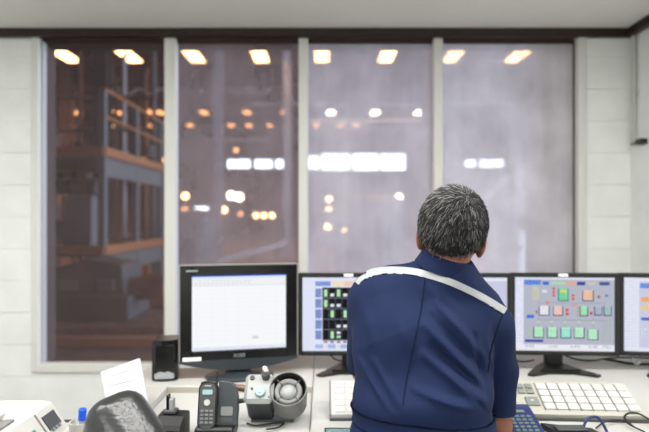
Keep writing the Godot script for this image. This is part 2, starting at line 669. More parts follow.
# an H-section: two flanges and a web
func h_column(mb: MB, foot: Vector3, height: float, w: float) -> MB:
	var c := foot + Vector3(0, height / 2, 0)
	mb.box(c + Vector3(0, 0, w * 0.46), Vector3(w, height, w * 0.08))
	mb.box(c - Vector3(0, 0, w * 0.46), Vector3(w, height, w * 0.08))
	mb.box(c, Vector3(w * 0.1, height, w * 0.84))
	return mb.box(foot + Vector3(0, 0.012, 0), Vector3(w * 1.5, 0.024, w * 1.5))

func build_hall() -> void:
	var cx := (HX0 + HX1) / 2
	var z0 := -WALL - 0.2
	var zc := (z0 + HZ) / 2
	var len := z0 - HZ
	struct("floor_hall", MB.new().box(Vector3(cx, -0.06, zc), Vector3(HX1 - HX0, 0.1, len)), M.hall_floor)
	struct("ceiling_hall", MB.new().box(Vector3(cx, HTOP + 0.1, zc), Vector3(HX1 - HX0 + 0.4, 0.2, len + 0.4)), M.hall_roof)
	struct("wall_hall_left", MB.new().box(Vector3(HX0 - 0.1, HTOP / 2, zc), Vector3(0.2, HTOP, len)), M.hall_wall)
	var near := MB.new()
	near.box(Vector3((HX0 + XL - 0.2) / 2, HTOP / 2, z0 + 0.1), Vector3(XL - 0.2 - HX0, HTOP, 0.2))
	near.box(Vector3((HX1 + XR + 0.2) / 2, HTOP / 2, z0 + 0.1), Vector3(HX1 - XR - 0.2, HTOP, 0.2))
	near.box(Vector3((XL + XR) / 2, (HTOP + CEIL + 0.12) / 2, z0 + 0.1), Vector3(XR - XL + 0.4, HTOP - CEIL - 0.12, 0.2))
	struct("wall_hall_near", near, M.hall_wall)
	# right wall with an added gateway, out of view, to throw daylight on the panes
	var gz0 := -5.0
	var gz1 := -15.0
	var rw := MB.new()
	rw.box(Vector3(HX1 + 0.1, HTOP / 2, (z0 + gz0) / 2), Vector3(0.2, HTOP, z0 - gz0))
	rw.box(Vector3(HX1 + 0.1, HTOP / 2, (HZ + gz1) / 2), Vector3(0.2, HTOP, gz1 - HZ))
	rw.box(Vector3(HX1 + 0.1, (HTOP + 6.0) / 2, (gz0 + gz1) / 2), Vector3(0.2, HTOP - 6.0, gz0 - gz1))
	struct("wall_hall_right", rw, M.hall_wall)
	area(Vector3(HX1 + 0.05, 3.1, (gz0 + gz1) / 2), Vector3.LEFT, Vector2(9.6, 5.6), Color(0.84, 0.90, 1.0), 420.0, "added_gateway_daylight")
	# far wall with rows of daylit windows
	var far := struct_root("wall_hall_far")
	part("wall_core", MB.new().box(Vector3(cx, HTOP / 2, HZ - 0.1), Vector3(HX1 - HX0, HTOP, 0.2)), M.hall_wall, far)
	var d := -HZ - 0.1
	for r in [[228, 250, 160, 168], [255, 272, 160, 168], [276, 283, 160, 168], [309, 319, 156, 169], [322, 350, 154, 170], [353, 378, 154, 170], [381, 405, 154, 170], [465, 475, 160, 167], [480, 503, 160, 167], [508, 521, 160, 167], [524, 536, 160, 167], [195, 208, 207, 213], [196, 209, 217, 222]]:
		var a := P(r[0], r[3], d)
		var b := P(r[1], r[2], d)
		var wdw := part("window", MB.new().box((a + b) / 2, Vector3(b.x - a.x + 0.14, b.y - a.y + 0.14, 0.06)), M.steel_pale, far)
		part("daylight_pane", MB.new().box((a + b) / 2 + Vector3(0, 0, 0.03), Vector3(b.x - a.x, b.y - a.y, 0.04)), M.daylight_pane, wdw)
	area(P(357, 162, d - 0.2), Vector3.BACK, Vector2(7.0, 1.2), Color(0.86, 0.92, 1.0), 14.0, "window_daylight")
	# high-bay lamps in rows: distance, pixel columns, material, size, light energy
	var rows := [
		[20.0, [66, 129, 194, 260, 322, 387, 453, 517], "hall_lamp_warm", Vector2(0.50, 1.40), 13.0, "nearest row"],
		[30.9, [76, 118, 160, 204, 247, 285], "hall_lamp_orange", Vector2(0.36, 0.9), 7.0, "second row"],
		[30.9, [331, 375, 419], "hall_lamp_white", Vector2(0.46, 1.2), 6.0, "second row"],
		[35.3, [70, 110, 149, 190, 231, 249, 270, 316, 340, 356], "hall_lamp_orange", Vector2(0.34, 0.8), 3.0, "far row"],
	]
	for r in rows:
		for px in r[1]:
			var x: float = (px - CX) / F * r[0]
			var warm: String = {"hall_lamp_warm": "warm white", "hall_lamp_orange": "orange", "hall_lamp_white": "bright white"}[r[2]]
			var t := thing("high_bay_lamp", "%s high-bay lamp in the %s under the hall roof" % [warm, r[5]], "hall lamp", Vector3(x, LAMPY, -r[0]), Basis(), "%s lamps in the %s" % [warm, r[5]])
			var s: Vector2 = r[3]
			part("reflector", MB.new().box(Vector3(0, 0.08, 0), Vector3(s.x + 0.08, 0.08, s.y + 0.08), 0.01), M.steel_dark, t)
			part("lamp_glass", MB.new().box(Vector3(0, 0.02, 0), Vector3(s.x, 0.04, s.y), 0.005), M[r[2]], t)
			part("hanger", MB.new().tube([Vector3(0, 0.1, 0), Vector3(0, HTOP - LAMPY, 0)], 0.02, 6), M.steel_dark, t)
			area(Vector3(x, LAMPY - 0.03, -r[0]), Vector3.DOWN, s, M[r[2]].emission, r[4], "lamp_light", t)
	# small work lights on the plant
	for r in [[185, 196, 30, 3.4, "hall_lamp_warm"], [185, 210, 30.8, 3.4, "hall_lamp_orange"], [185, 218.5, 31.6, 3.0, "hall_lamp_orange"], [224, 210, 28, 3.2, "hall_lamp_warm"], [231, 195.5, 26, 4.2, "hall_lamp_white"], [239, 197, 26, 4.2, "hall_lamp_white"], [240, 214, 32, 2.4, "hall_lamp_orange"], [256, 215.5, 32, 2.6, "hall_lamp_warm"], [264, 215.5, 32, 2.6, "hall_lamp_warm"], [272, 215.5, 32, 2.6, "hall_lamp_warm"], [286, 203, 30, 2.4, "hall_lamp_orange"], [329, 199, 26, 3.0, "hall_lamp_warm"], [329, 209, 26.6, 2.6, "hall_lamp_warm"], [328, 227, 27.2, 3.4, "hall_lamp_warm"], [347, 230, 24, 3.2, "hall_lamp_warm"], [399, 197, 24, 3.6, "hall_lamp_white"], [236, 150, 40, 2.4, "hall_lamp_orange"], [74, 165, 22, 2.6, "hall_lamp_orange"], [144, 160, 26, 2.4, "hall_lamp_orange"], [165, 160, 26, 2.4, "hall_lamp_orange"], [149, 113, 31, 3.0, "hall_lamp_orange"]]:
		var dd: float = r[2]
		var p := P(r[0], r[1], dd)
		var rad: float = r[3] / F * dd
		var warm: String = {"hall_lamp_warm": "warm", "hall_lamp_orange": "orange", "hall_lamp_white": "white"}[r[4]]
		var t := thing("work_lamp", "small %s work lamp glowing among the plant in the hall" % warm, "lamp", p, Basis(), "%s work lamps in the hall" % warm)
		var q := MB.new()
		q.xf = Transform3D(Basis(Vector3.RIGHT, PI / 2), Vector3.ZERO)
		q.lathe([Vector2(0, rad * 0.35), Vector2(rad * 0.6, rad * 0.25), Vector2(rad * 0.95, 0), Vector2(rad, -rad * 0.2), Vector2(rad * 0.3, -rad * 0.4), Vector2(0, -rad * 0.4)], 12)
		part("lamp_glass", q, M[r[4]], t)
		# mast or drop rod that carries it
		part("mast", MB.new().tube([Vector3(0, -rad * 0.3, -rad * 0.35), Vector3(0, -p.y + 0.01, -rad * 0.35)], 0.035, 6), M.steel_dark, t)
	build_steel()

func build_steel() -> void:
	# columns
	var cols := [
		[102.5, 12.0, 0.31, "steel_dark", "dark blue-grey steel column standing beside the ochre platform"],
		[65.0, 24.0, 0.34, "rust", "rust-red steel column far behind the grey ducts"],
		[218.0, 16.0, 0.24, "steel_pale", "pale slender column rising behind the tilted black monitor"],
		[287.0, 20.0, 0.26, "steel_pale", "thin pale column carrying a small orange work lamp"],
		[518.0, 15.0, 0.30, "steel_pale", "pale steel column meeting a diagonal brace behind the whitest pane"],
		[556.0, 12.0, 0.24, "steel_blue", "grey-blue column at the edge of the whitest pane"],
		[427.0, 14.0, 0.26, "rust", "rust-red column close to the man's head"],
		[47.0, 9.0, 0.14, "steel_blue", "thin grey-blue post at the edge of the clearest pane"],
	]
	for c in cols:
		var x: float = (c[0] - CX) / F * c[1]
		var t := thing("steel_column", c[4], "column", Vector3(x, -0.01, -c[1]))
		part("shaft", h_column(MB.new(), Vector3.ZERO, 2.95 if c[0] == 518.0 else HTOP, c[2]), M[c[3]], t)
		if c[0] == 556.0:
			var far := P(478, 108, 12.0) - t.position
			part("brace", beam(MB.new(), far, P(553, 190, 12.0) - t.position, 0.14, 0.14), M.steel_dark, t)
			part("hanger", MB.new().tube([far, Vector3(far.x, HTOP, far.z)], 0.03, 6), M.steel_pale, t)
		if c[0] == 518.0:
			part("brace", beam(MB.new(), P(482, 202, 15.0) - t.position, P(518, 166, 15.0) - t.position, 0.16, 0.16), M.steel_pale, t)
	# lattice crane girder across the hall
	var g := thing("lattice_girder", "pale zigzag lattice girder hanging across the hall", "girder", Vector3(0, 0, -18.5))
	var y := EYE + (216.0 - 92.0) / F * 18.5
	var xa := (95.0 - CX) / F * 18.5
	var xb := (272.0 - CX) / F * 18.5
	part("bottom_chord", MB.new().box(Vector3((xa + xb) / 2, y - 0.13, 0), Vector3(xb - xa, 0.05, 0.12)), M.steel_dark, g)
	part("top_chord", MB.new().box(Vector3((xa + xb) / 2, y + 0.16, 0), Vector3(xb - xa, 0.05, 0.12)), M.steel_dark, g)
	var n := 16
	for i in n:
		var a := lerpf(xa, xb, float(i) / n)
		var b := lerpf(xa, xb, float(i + 1) / n)
		part("brace", beam(MB.new(), Vector3(a, y + (0.14 if i % 2 == 0 else -0.11), 0), Vector3(b, y + (-0.11 if i % 2 == 0 else 0.14), 0), 0.06, 0.06), M.steel_pale, g)
	for x in [xa, xb]:
		part("hanger", MB.new().tube([Vector3(x, y + 0.16, 0), Vector3(x, HTOP, 0)], 0.03, 6), M.steel_dark, g)
	# roof purlins
	for i in 7:
		var z := -8.0 - i * 5.2
		single("roof_beam", MB.new().box(Vector3((HX0 + HX1) / 2, HTOP - 0.22, z), Vector3(HX1 - HX0, 0.4, 0.2), 0.02), M.rust, "rust-red roof beam spanning the hall above the lamps", "beam", "roof beams of the hall")
	# crane rails / long pale pipes
	for r in [[196.0, 272.0, 140.0, 17.0, "steel_pale", "pale overhead pipe running behind the grey pane"], [252.0, 430.0, 104.5, 17.8, "steel_pale", "long pale overhead pipe high behind the dusty panes"], [308.0, 433.0, 121.0, 21.0, "steel_pale", "faint pale pipe below the bright white lamps"], [442.0, 520.0, 104.0, 14.0, "steel_pale", "short pale overhead pipe behind the whitest pane"]]:
		var a := P(r[0], r[2], r[3])
		var b := P(r[1], r[2], r[3])
		var t := thing("overhead_pipe", r[5], "pipe", (a + b) / 2)
		part("pipe", MB.new().tube([a - (a + b) / 2, b - (a + b) / 2], 0.045, 8), M[r[4]], t)
		for e in [a, b]:
			var q: Vector3 = e - (a + b) / 2
			part("hanger", MB.new().tube([q, Vector3(q.x, HTOP - (a + b).y / 2, q.z)], 0.015, 6), M.steel_dark, t)
	# ochre-edged platform (mezzanine) on the left
	var t := thing("steel_platform", "two-level ochre and grey steel platform with handrail behind the clearest pane", "platform", Vector3(-4.7, -0.01, -10.5))
	var W := 2.4
	var D := 3.2
	for lv in [[2.44, "upper"], [0.86, "lower"]]:
		var yy: float = lv[0]
		part("deck", MB.new().box(Vector3(0, yy - 0.03, 0), Vector3(W, 0.05, D)), M.steel_dark, t)
		for sx in [-1.0, 1.0]:
			part("edge_beam", MB.new().box(Vector3(sx * W / 2, yy + 0.05, 0), Vector3(0.07, 0.15, D), 0.01), M.ochre, t)
			part("side_panel", MB.new().box(Vector3(sx * (W / 2 - 0.02), yy - 0.2, 0), Vector3(0.04, 0.3, D), 0.01), M.steel_blue, t)
		for sz in [-1.0, 1.0]:
			part("edge_beam", MB.new().box(Vector3(0, yy + 0.05, sz * D / 2), Vector3(W, 0.15, 0.07), 0.01), M.ochre, t)
	for sx in [-1.0, 1.0]:
		for sz in [-1.0, 0.0, 1.0]:
			part("post", MB.new().box(Vector3(sx * (W / 2 - 0.05), 1.75, sz * (D / 2 - 0.06)), Vector3(0.12, 3.5, 0.12), 0.01), M.steel_blue, t)
		part("handrail", MB.new().tube([Vector3(sx * W / 2, 3.48, -D / 2), Vector3(sx * W / 2, 3.48, D / 2)], 0.03, 8), M.ochre, t)
		part("handrail", MB.new().tube([Vector3(sx * W / 2, 3.05, -D / 2), Vector3(sx * W / 2, 3.05, D / 2)], 0.025, 8), M.ochre, t)
	part("control_cabinet", MB.new().box(Vector3(0.55, 1.35, 0.9), Vector3(0.5, 0.9, 0.4), 0.02), M.steel_blue, t)
	# grey ducts and pipes carried by the platform
	for r in [[48.0, 98.0, 187.0, 11.0, 0.16, "steel_blue"], [50.0, 96.0, 231.0, 10.0, 0.2, "steel_blue"], [45.0, 80.0, 174.0, 11.6, 0.1, "ochre"], [60.0, 97.0, 222.0, 11.7, 0.07, "ochre"]]:
		var a := P(r[0], r[2], r[3]) - t.position
		var b := P(r[1], r[2], r[3]) - t.position
		var du := part("duct", MB.new().tube([a, b], r[4], 14), M[r[5]], t)
		for s in [0.1, 0.5, 0.9]:
			var c := a.lerp(b, s)
			part("flange", MB.new().tube([c + Vector3(-0.03, 0, 0), c + Vector3(0.03, 0, 0)], r[4] * 1.2, 14), M.steel_dark, du)
	# upright process pipes with valves between the dark column and the platform
	var pk := thing("pipe_rack", "cluster of thin upright pipes and switch boxes behind the dark column", "pipes", Vector3(0, -0.01, -14.0))
	for r in [[52, 5.2, 0.05, "rust"], [57, 3.4, 0.07, "steel_blue"], [73, 4.4, 0.05, "ochre"], [80, 5.8, 0.06, "rust"], [88, 3.0, 0.08, "steel_blue"], [116, 4.8, 0.05, "rust"], [124, 5.4, 0.06, "steel_pale"], [138, 4.2, 0.05, "rust"], [146, 5.0, 0.05, "ochre"], [154, 5.6, 0.06, "steel_blue"]]:
		var x: float = (r[0] - CX) / F * 14.0
		var pp := part("pipe", MB.new().tube([Vector3(x, 0, 0), Vector3(x, r[1], 0), Vector3(x, r[1] + 0.15, -0.15)], r[2], 8), M[r[3]], pk)
		part("valve", MB.new().box(Vector3(x, r[1] * 0.55, 0.06), Vector3(0.2, 0.24, 0.12), 0.02), M[["ochre", "steel_pale", "rust"][int(r[0]) % 3]], pp)
	for yy in [2.6, 3.6, 4.4]:
		part("cross_pipe", MB.new().tube([Vector3(-6.9, yy, 0.12), Vector3(-4.2, yy, 0.12)], 0.05, 8), M.rust if yy != 3.6 else M.steel_blue, pk)
	# dark machine body on the floor
	var m := thing("rolling_machine", "big dark slate machine with a sloped hood below the platform", "machine", Vector3(-3.55, -0.01, -8.2))
	part("machine_base", MB.new().box(Vector3(0, 0.18, 0), Vector3(1.7, 0.36, 0.9), 0.03), M.steel_dark, m)
	var hood := MB.new()
	hood.prism(PackedVector2Array([Vector2(-0.75, 0.36), Vector2(0.75, 0.36), Vector2(0.72, 0.78), Vector2(0.2, 0.86), Vector2(-0.72, 0.58)]), -0.4, 0.4)
	part("hood", hood, M.steel_dark, m)
	for s in [-0.5, 0.0, 0.5]:
		part("inspection_cover", MB.new().box(Vector3(s, 0.5, 0.41), Vector3(0.26, 0.16, 0.03), 0.01), M.steel_blue, m)
	part("drive_motor", MB.new().tube([Vector3(0.8, 0.42, 0.1), Vector3(1.25, 0.42, 0.1)], 0.17, 14), M.rust, m)
	# stacks of small rusty parts right of the machine
	for i in 16:
		var r := 0.07 + rng.randf() * 0.05
		var o := single("steel_coil", MB.new().tube([Vector3(-0.08, 0, 0), Vector3(0.08, 0, 0)], r, 12), M[["rust", "steel_blue", "ochre", "steel_pale"][i % 4]], "%s small coil lying beside the dark machine" % ["rust-brown", "grey-blue", "ochre", "pale grey"][i % 4], "coil", "small coils beside the machine")
		o.position = Vector3(-3.35 + (i % 8) * 0.105 * (1.0 + 0.9 * (i / 8)) + (0.0 if i < 8 else -0.2), r - 0.01, -9.35 - (i % 3) * 0.34 - (i / 8) * 1.05)
		o.rotation.y = PI / 2 + rng.randf_range(-0.2, 0.2)
	# rails and skids on the hall floor
	for r in [[6.3, 0.1, "ochre"], [7.0, 0.08, "rust"], [9.0, 0.14, "ochre"], [10.2, 0.1, "rust"], [13.0, 0.12, "ochre"]]:
		single("floor_rail", MB.new().box(Vector3(-4.2, r[1] / 2 - 0.01, -r[0]), Vector3(5.6, r[1], 0.16), 0.01), M[r[2]], "%s rail lying across the hall floor" % ("ochre" if r[2] == "ochre" else "rust-brown"), "rail", "rails on the hall floor")
	# conveyor rising to the right behind the dark monitor
	var cv := thing("conveyor", "pale inclined conveyor climbing behind the tilted black monitor", "conveyor", Vector3.ZERO)
	var a := P(213, 262, 14.0)
	var b := P(285, 243, 15.0)
	for s in [-0.3, 0.3]:
		part("side_rail", beam(MB.new(), a + Vector3(0, 0, s), b + Vector3(0, 0, s), 0.06, 0.14), M.steel_pale, cv)
	for i in 9:
		var c := a.lerp(b, (i + 0.5) / 9.0)
		part("roller", MB.new().tube([c + Vector3(0, 0.04, -0.27), c + Vector3(0, 0.04, 0.27)], 0.07, 10), M.steel_blue, cv)
	for s in [0.1, 0.5, 0.9]:
		var c := a.lerp(b, s)
		part("leg", MB.new().box(Vector3(c.x, c.y / 2 - 0.005, c.z), Vector3(0.08, c.y - 0.03, 0.5)), M.steel_dark, cv)
	# guard rails behind the milky pane
	for r in [[222.0, 13.0, "upper"], [241.0, 11.0, "lower"]]:
		var gx0: float = (308.0 - CX) / F * r[1]
		var gx1: float = (436.0 - CX) / F * r[1]
		var gy: float = EYE - (r[0] - CY) / F * r[1]
		var o := thing("guard_rail", "%s pale guard rail with posts behind the milky lavender pane" % ("taller" if r[2] == "upper" else "shorter"), "rail", Vector3(0, -0.01, -r[1]))
		part("rail", MB.new().tube([Vector3(gx0, gy, 0), Vector3(gx1, gy, 0)], 0.035, 8), M.steel_pale, o)
		part("rail", MB.new().tube([Vector3(gx0, gy * 0.55, 0), Vector3(gx1, gy * 0.55, 0)], 0.03, 8), M.steel_pale, o)
		for i in 5:
			var x := lerpf(gx0, gx1, i / 4.0)
			part("post", MB.new().tube([Vector3(x, 0, 0), Vector3(x, gy, 0)], 0.035, 8), M.steel_pale, o)
	# pale tanks low behind the palest pane
	for r in [[505.0, 11.0, 0.38, 1.15, "steel_pale", "pale upright tank left of the column behind the whitest pane"], [538.0, 13.2, 0.45, 1.5, "steel_blue", "grey-blue upright tank behind the whitest pane"], [375.0, 17.0, 0.9, 1.9, "steel_blue", "broad grey-blue tank behind the milky lavender pane"], [195.0, 13.0, 0.45, 1.5, "steel_dark", "dark upright tank behind the tilted black monitor"]]:
		var x: float = (r[0] - CX) / F * r[1]
		var o := thing("storage_tank", r[5], "tank", Vector3(x, -0.01, -r[1]))
		var R: float = r[2]
		var H: float = r[3]
		part("shell", MB.new().lathe([Vector2(R, 0), Vector2(R, H), Vector2(R, H), Vector2(R * 0.6, H + R * 0.22), Vector2(0, H + R * 0.3)], 28), M[r[4]], o)
		for f in [0.25, 0.75]:
			part("hoop", MB.new().lathe([Vector2(R, H * f - 0.03), Vector2(R + 0.025, H * f - 0.03), Vector2(R + 0.025, H * f - 0.03), Vector2(R + 0.025, H * f + 0.03), Vector2(R + 0.025, H * f + 0.03), Vector2(R, H * f + 0.03)], 28), M.steel_dark, o)

# ------------------------------------------------------------------ consoles
const DEPTHWAYS := Basis(Vector3(0, 0, -1), Vector3(0, 1, 0), Vector3(1, 0, 0))   # a prism drawn as (depth, height), extruded along x

func slab(x0: float, x1: float, d0: float, d1: float, y0: float, y1: float, bev := 0.003) -> MB:
	return MB.new().box(Vector3((x0 + x1) / 2, (y0 + y1) / 2, -(d0 + d1) / 2), Vector3(x1 - x0, y1 - y0, d1 - d0), bev)

func build_consoles() -> void:
	var y := DESK
	var a := thing("console_desk", "white console desk with a sunken tray holding the grey siren and handset", "desk", Vector3.ZERO)
	# top in four slabs round the sunken tray
	part("top_back", slab(-0.78, -0.046, 2.14, 2.40, y - 0.03, y), M.desk_white, a)
	part("top_side", slab(-0.78, -0.60, 1.60, 2.14, y - 0.03, y), M.desk_white, a)
	part("tray_floor", slab(-0.60, -0.046, 1.60, 2.14, y - 0.05, y - 0.025), M.desk_white, a)
	part("tray_shade_edge", slab(-0.60, -0.046, 2.136, 2.141, y - 0.026, y - 0.004, 0.0), M.groove_shade, a)  # beige strip paints the shade on the far wall of the recess
	part("side_panel", slab(-0.77, -0.745, 1.68, 2.38, 0.0, y - 0.03), M.desk_side, a)
	part("side_panel", slab(-0.075, -0.05, 1.68, 2.38, 0.0, y - 0.05), M.desk_side, a)
	part("front_panel", slab(-0.745, -0.075, 1.78, 1.80, 0.08, y - 0.05), M.desk_side, a)
	part("back_panel", slab(-0.745, -0.075, 2.34, 2.36, 0.05, y - 0.05), M.desk_side, a)
	var b := thing("console_desk", "long white console desk carrying the two button keyboards", "desk", Vector3.ZERO)
	part("top", slab(-0.043, 1.80, 1.60, 2.40, y - 0.03, y), M.desk_white, b)
	for x in [-0.03, 0.88, 1.76]:
		part("side_panel", slab(x, x + 0.025, 1.68, 2.38, 0.0, y - 0.03), M.desk_side, b)
	part("front_panel", slab(0.0, 1.76, 1.78, 1.80, 0.08, y - 0.03), M.desk_side, b)
	part("back_panel", slab(0.0, 1.76, 2.34, 2.36, 0.05, y - 0.03), M.desk_side, b)
	var c := thing("back_shelf", "white shelf behind the console that carries the monitors' rear cables", "shelf", Vector3.ZERO)
	for s in [[-0.56, -0.046], [-0.043, 0.86], [0.863, 1.80]]:
		part("shelf_board", slab(s[0], s[1], 2.404, 2.64, y - 0.03, y), M.desk_white, c)
	for x in [-0.5, 0.4, 1.7]:
		part("leg", slab(x, x + 0.04, 2.5, 2.54, 0.0, y - 0.03), M.desk_side, c)
	# clear greenish desk mat along the front edge
	single("desk_mat", slab(-0.56, -0.06, 1.605, 1.715, y - 0.0245, y - 0.0195, 0.001), M.mat_glass, "clear greenish plastic mat on the front of the sunken tray", "desk mat")
	var f := thing("document_folder", "flat dark teal folder lying at the front edge beside the man", "folder", Vector3.ZERO)
	part("cover", slab(0.0, 0.10, 1.605, 1.705, y + 0.0002, y + 0.006, 0.001), M.dark_slate, f)
	part("sheet", slab(0.005, 0.097, 1.608, 1.69, y + 0.0062, y + 0.0075, 0.0), M.mat_glass, f)

# ------------------------------------------------------------------ screens
func canvas(w: int, h: int, col: Color) -> Image:
	var im := Image.create(w, h, false, Image.FORMAT_RGB8)
	im.fill(col)
	return im

func screen_material(key: String, im: Image, energy: float) -> StandardMaterial3D:
	var m := mat(key, Color(0.02, 0.02, 0.02), 0.3, 0.0, 0.3)
	m.emission_enabled = true
	m.emission = Color.BLACK
	m.emission_texture = ImageTexture.create_from_image(im)
	m.emission_energy_multiplier = energy
	return m

var im0: Image
var o0: Vector2
func R(x0: float, y0: float, x1: float, y1: float, col: Color) -> void:
	im0.fill_rect(Rect2i(roundi((x0 - o0.x) * 4), roundi((y0 - o0.y) * 4), maxi(roundi((x1 - x0) * 4), 1), maxi(roundi((y1 - y0) * 4), 1)), col)

func text_rows(x0: float, x1: float, y0: float, y1: float, pitch: float, col: Color) -> void:
	var y := y0
	while y < y1:
		var x := x0
		while x < x1 - 0.6:
			var w := minf(0.5 + rng.randf() * 1.8, x1 - x)
			R(x, y, x + w, y + 0.5, col)
			x += w + 0.5 + (2.0 if rng.randf() < 0.15 else 0.0)
		y += pitch

func vessel(x0: float, y0: float, x1: float, y1: float, inner: Color, border := Color(0.16, 0.22, 0.40)) -> void:
	R(x0 - 0.9, y0, x1 + 0.9, y1 + 0.9, border)
	R(x0, y0 - 0.2, x1, y1, inner)
	text_rows(x0 + 1, x1 - 1, y0 + 2.0, y1 - 1, 2.6, inner.darkened(0.28))

func image_table() -> Image:
	im0 = canvas(400, 304, Color(0.90, 0.91, 0.985))
	o0 = Vector2(302, 276)
	text_rows(303, 312, 279, 350, 3.2, Color(0.84, 0.86, 0.95))
	R(315, 280, 331, 285, Color(0.55, 0.66, 0.92))
	text_rows(316, 330, 281, 285, 1.6, Color(0.30, 0.38, 0.70))
	R(332, 280, 396, 285, Color(0.95, 0.90, 0.76))
	R(345, 280, 372, 285, Color(0.95, 0.80, 0.74))
	var y := 287.5
	R(322.5, 286.5, 397, 341.5, Color(0.03, 0.03, 0.05))
	for g in 5:
		R(315, y, 321.8, y + 9.3, Color(0.55, 0.62, 0.84))
		text_rows(316, 321, y + 1.2, y + 9, 1.9, Color(0.25, 0.30, 0.58))
		R(322.5, y + 9.8, 397, y + 10.4, Color(0.62, 0.64, 0.72))
		for cidx in 11:
			var x := 323.5 + cidx * 6.6
			R(x + 5.3, y - 1, x + 5.8, y + 10, Color(0.40, 0.42, 0.50))
			var k := rng.randf()
			if k < 0.30:
				R(x + 0.6, y + 1.0, x + 4.2, y + 8.6, Color(0.72, 0.92, 0.72))
			elif k < 0.50:
				R(x + 0.4, y + 5.2, x + 4.4, y + 8.2, Color(0.92, 0.94, 0.95))
			elif k < 0.68:
				R(x + 0.4, y + 1.2, x + 4.4, y + 3.6, Color(0.90, 0.94, 0.92))
				R(x + 0.4, y + 5.4, x + 4.4, y + 8.2, Color(0.86, 0.26, 0.22) if g == 0 else Color(0.70, 0.92, 0.74))
			elif k < 0.80 and g < 2:
				R(x + 0.4, y + 2.0, x + 4.4, y + 8.0, Color(0.90, 0.36, 0.30))
		y += 10.8
	for cidx in 11:
		R(324 + cidx * 6.6, 342.2, 327.5 + cidx * 6.6, 343.6, Color(0.55, 0.26, 0.24))
	for cidx in 4:
		R(315 + cidx * 13.0, 345.2, 323 + cidx * 13.0, 349.4, Color(0.66, 0.74, 0.92))
		R(325 + cidx * 13.0, 346.0, 327 + cidx * 13.0, 348.6, Color(0.93, 0.84, 0.6))
	return im0

func image_plant() -> Image:
	im0 = canvas(404, 304, Color(0.72, 0.73, 0.79))
	o0 = Vector2(513, 277)
	R(513, 277, 614, 279.6, Color(0.88, 0.89, 0.95))
	R(513, 277, 522, 353, Color(0.91, 0.92, 0.985))
	text_rows(514, 521, 280, 345, 3.0, Color(0.70, 0.73, 0.86))
	R(513, 346.5, 614, 353, Color(0.93, 0.93, 0.96))
	for x in [524, 548, 570, 588, 602]:
		text_rows(x, x + 9, 347.6, 350, 1.4, Color(0.45, 0.45, 0.62))
	R(522.8, 280, 539.6, 285, Color(0.25, 0.47, 0.86))
	text_rows(523.5, 539, 281, 285, 1.6, Color(0.70, 0.82, 0.97))
	R(541.7, 281.4, 547.8, 284.8, Color(0.22, 0.42, 0.84))
	R(550, 281.6, 564.5, 284.6, Color(0.68, 0.86, 0.70))
	R(565.5, 281.6, 575, 284.6, Color(0.93, 0.68, 0.50))
	R(576.2, 281.4, 584.4, 284.8, Color(0.18, 0.27, 0.62))
	R(587, 281.8, 595, 284.2, Color(0.80, 0.80, 0.72))
	R(598.7, 281.4, 609, 284.8, Color(0.30, 0.33, 0.60))
	# pipes of the flow diagram
	for x in [537.5, 550.5, 564.5, 578.5, 593.0]:
		R(x - 0.2, 318, x + 0.3, 329, Color(0.58, 0.60, 0.66))
		R(x - 1.4, 322, x + 1.4, 324.4, Color(0.80, 0.83, 0.72))
	R(536, 303.2, 605, 303.7, Color(0.56, 0.58, 0.66))
	R(536, 321, 605, 321.5, Color(0.56, 0.58, 0.66))
	R(531, 287, 537.5, 301, Color(0.80, 0.82, 0.76))
	text_rows(531.5, 537, 288, 301, 2.4, Color(0.70, 0.45, 0.38))
	R(541, 290, 546, 293, Color(0.86, 0.90, 0.92))
	vessel(558, 288.4, 567, 300.4, Color(0.48, 0.86, 0.66), Color(0.10, 0.42, 0.44))
	R(559.5, 290, 565.5, 293, Color(0.92, 0.84, 0.40))
	for y in [287.6, 291.0, 294.4]:
		R(551.4, y, 554.0, y + 2.4, Color(0.86, 0.34, 0.26))
	for y in [294.4, 298.0]:
		R(571.0, y, 573.8, y + 2.6, Color(0.88, 0.34, 0.26))
	vessel(582.6, 290.4, 592.4, 300.4, Color(0.95, 0.78, 0.68))
	R(597.0, 295.6, 599.6, 298.4, Color(0.62, 0.34, 0.30))
	R(604.4, 294.6, 607.6, 296.8, Color(0.30, 0.52, 0.76))
	R(604.6, 288.6, 607.4, 291.0, Color(0.70, 0.76, 0.80))
	vessel(538.5, 307, 547.6, 316, Color(0.93, 0.94, 0.97))
	R(545, 301.5, 548, 305.5, Color(0.90, 0.55, 0.50))
	vessel(552.8, 307, 561.2, 316, Color(0.95, 0.80, 0.76))
	for y in [309.4, 313.4]:
		R(564.8, y, 567.8, y + 2.8, Color(0.86, 0.24, 0.22))
	R(534.4, 311.6, 536.2, 314.4, Color(0.62, 0.28, 0.28))
	for y in [308, 311.6, 315]:
		R(576.2, y, 577.6, y + 1.4, Color(0.75, 0.52, 0.26))
	vessel(580, 307, 586.6, 316, Color(0.66, 0.93, 0.74))
	R(589.2, 312.6, 592, 315.6, Color(0.85, 0.18, 0.30))
	vessel(594.4, 307, 600.8, 315.4, Color(0.70, 0.74, 0.80))
	vessel(604, 306.4, 610.4, 315.4, Color(0.66, 0.78, 0.80))
	R(571, 305, 577, 306.6, Color(0.90, 0.60, 0.44))
	R(525.2, 316, 532.8, 319.4, Color(0.24, 0.46, 0.88))
	for i in 5:
		var x := 533.0 + i * 13.7
		vessel(x, 329.0 + (1.6 if i == 4 else 0.0), x + 9.0, 339.0 + (1.6 if i == 4 else 0.0), Color(0.74, 0.95, 0.80) if i != 2 else Color(0.66, 0.94, 0.86))
	R(527, 330, 530.4, 338, Color(0.68, 0.78, 0.70))
	text_rows(601, 612, 320, 344, 2.2, Color(0.62, 0.68, 0.56))
	R(523.6, 341.8, 542, 344.4, Color(0.17, 0.27, 0.60))
	return im0

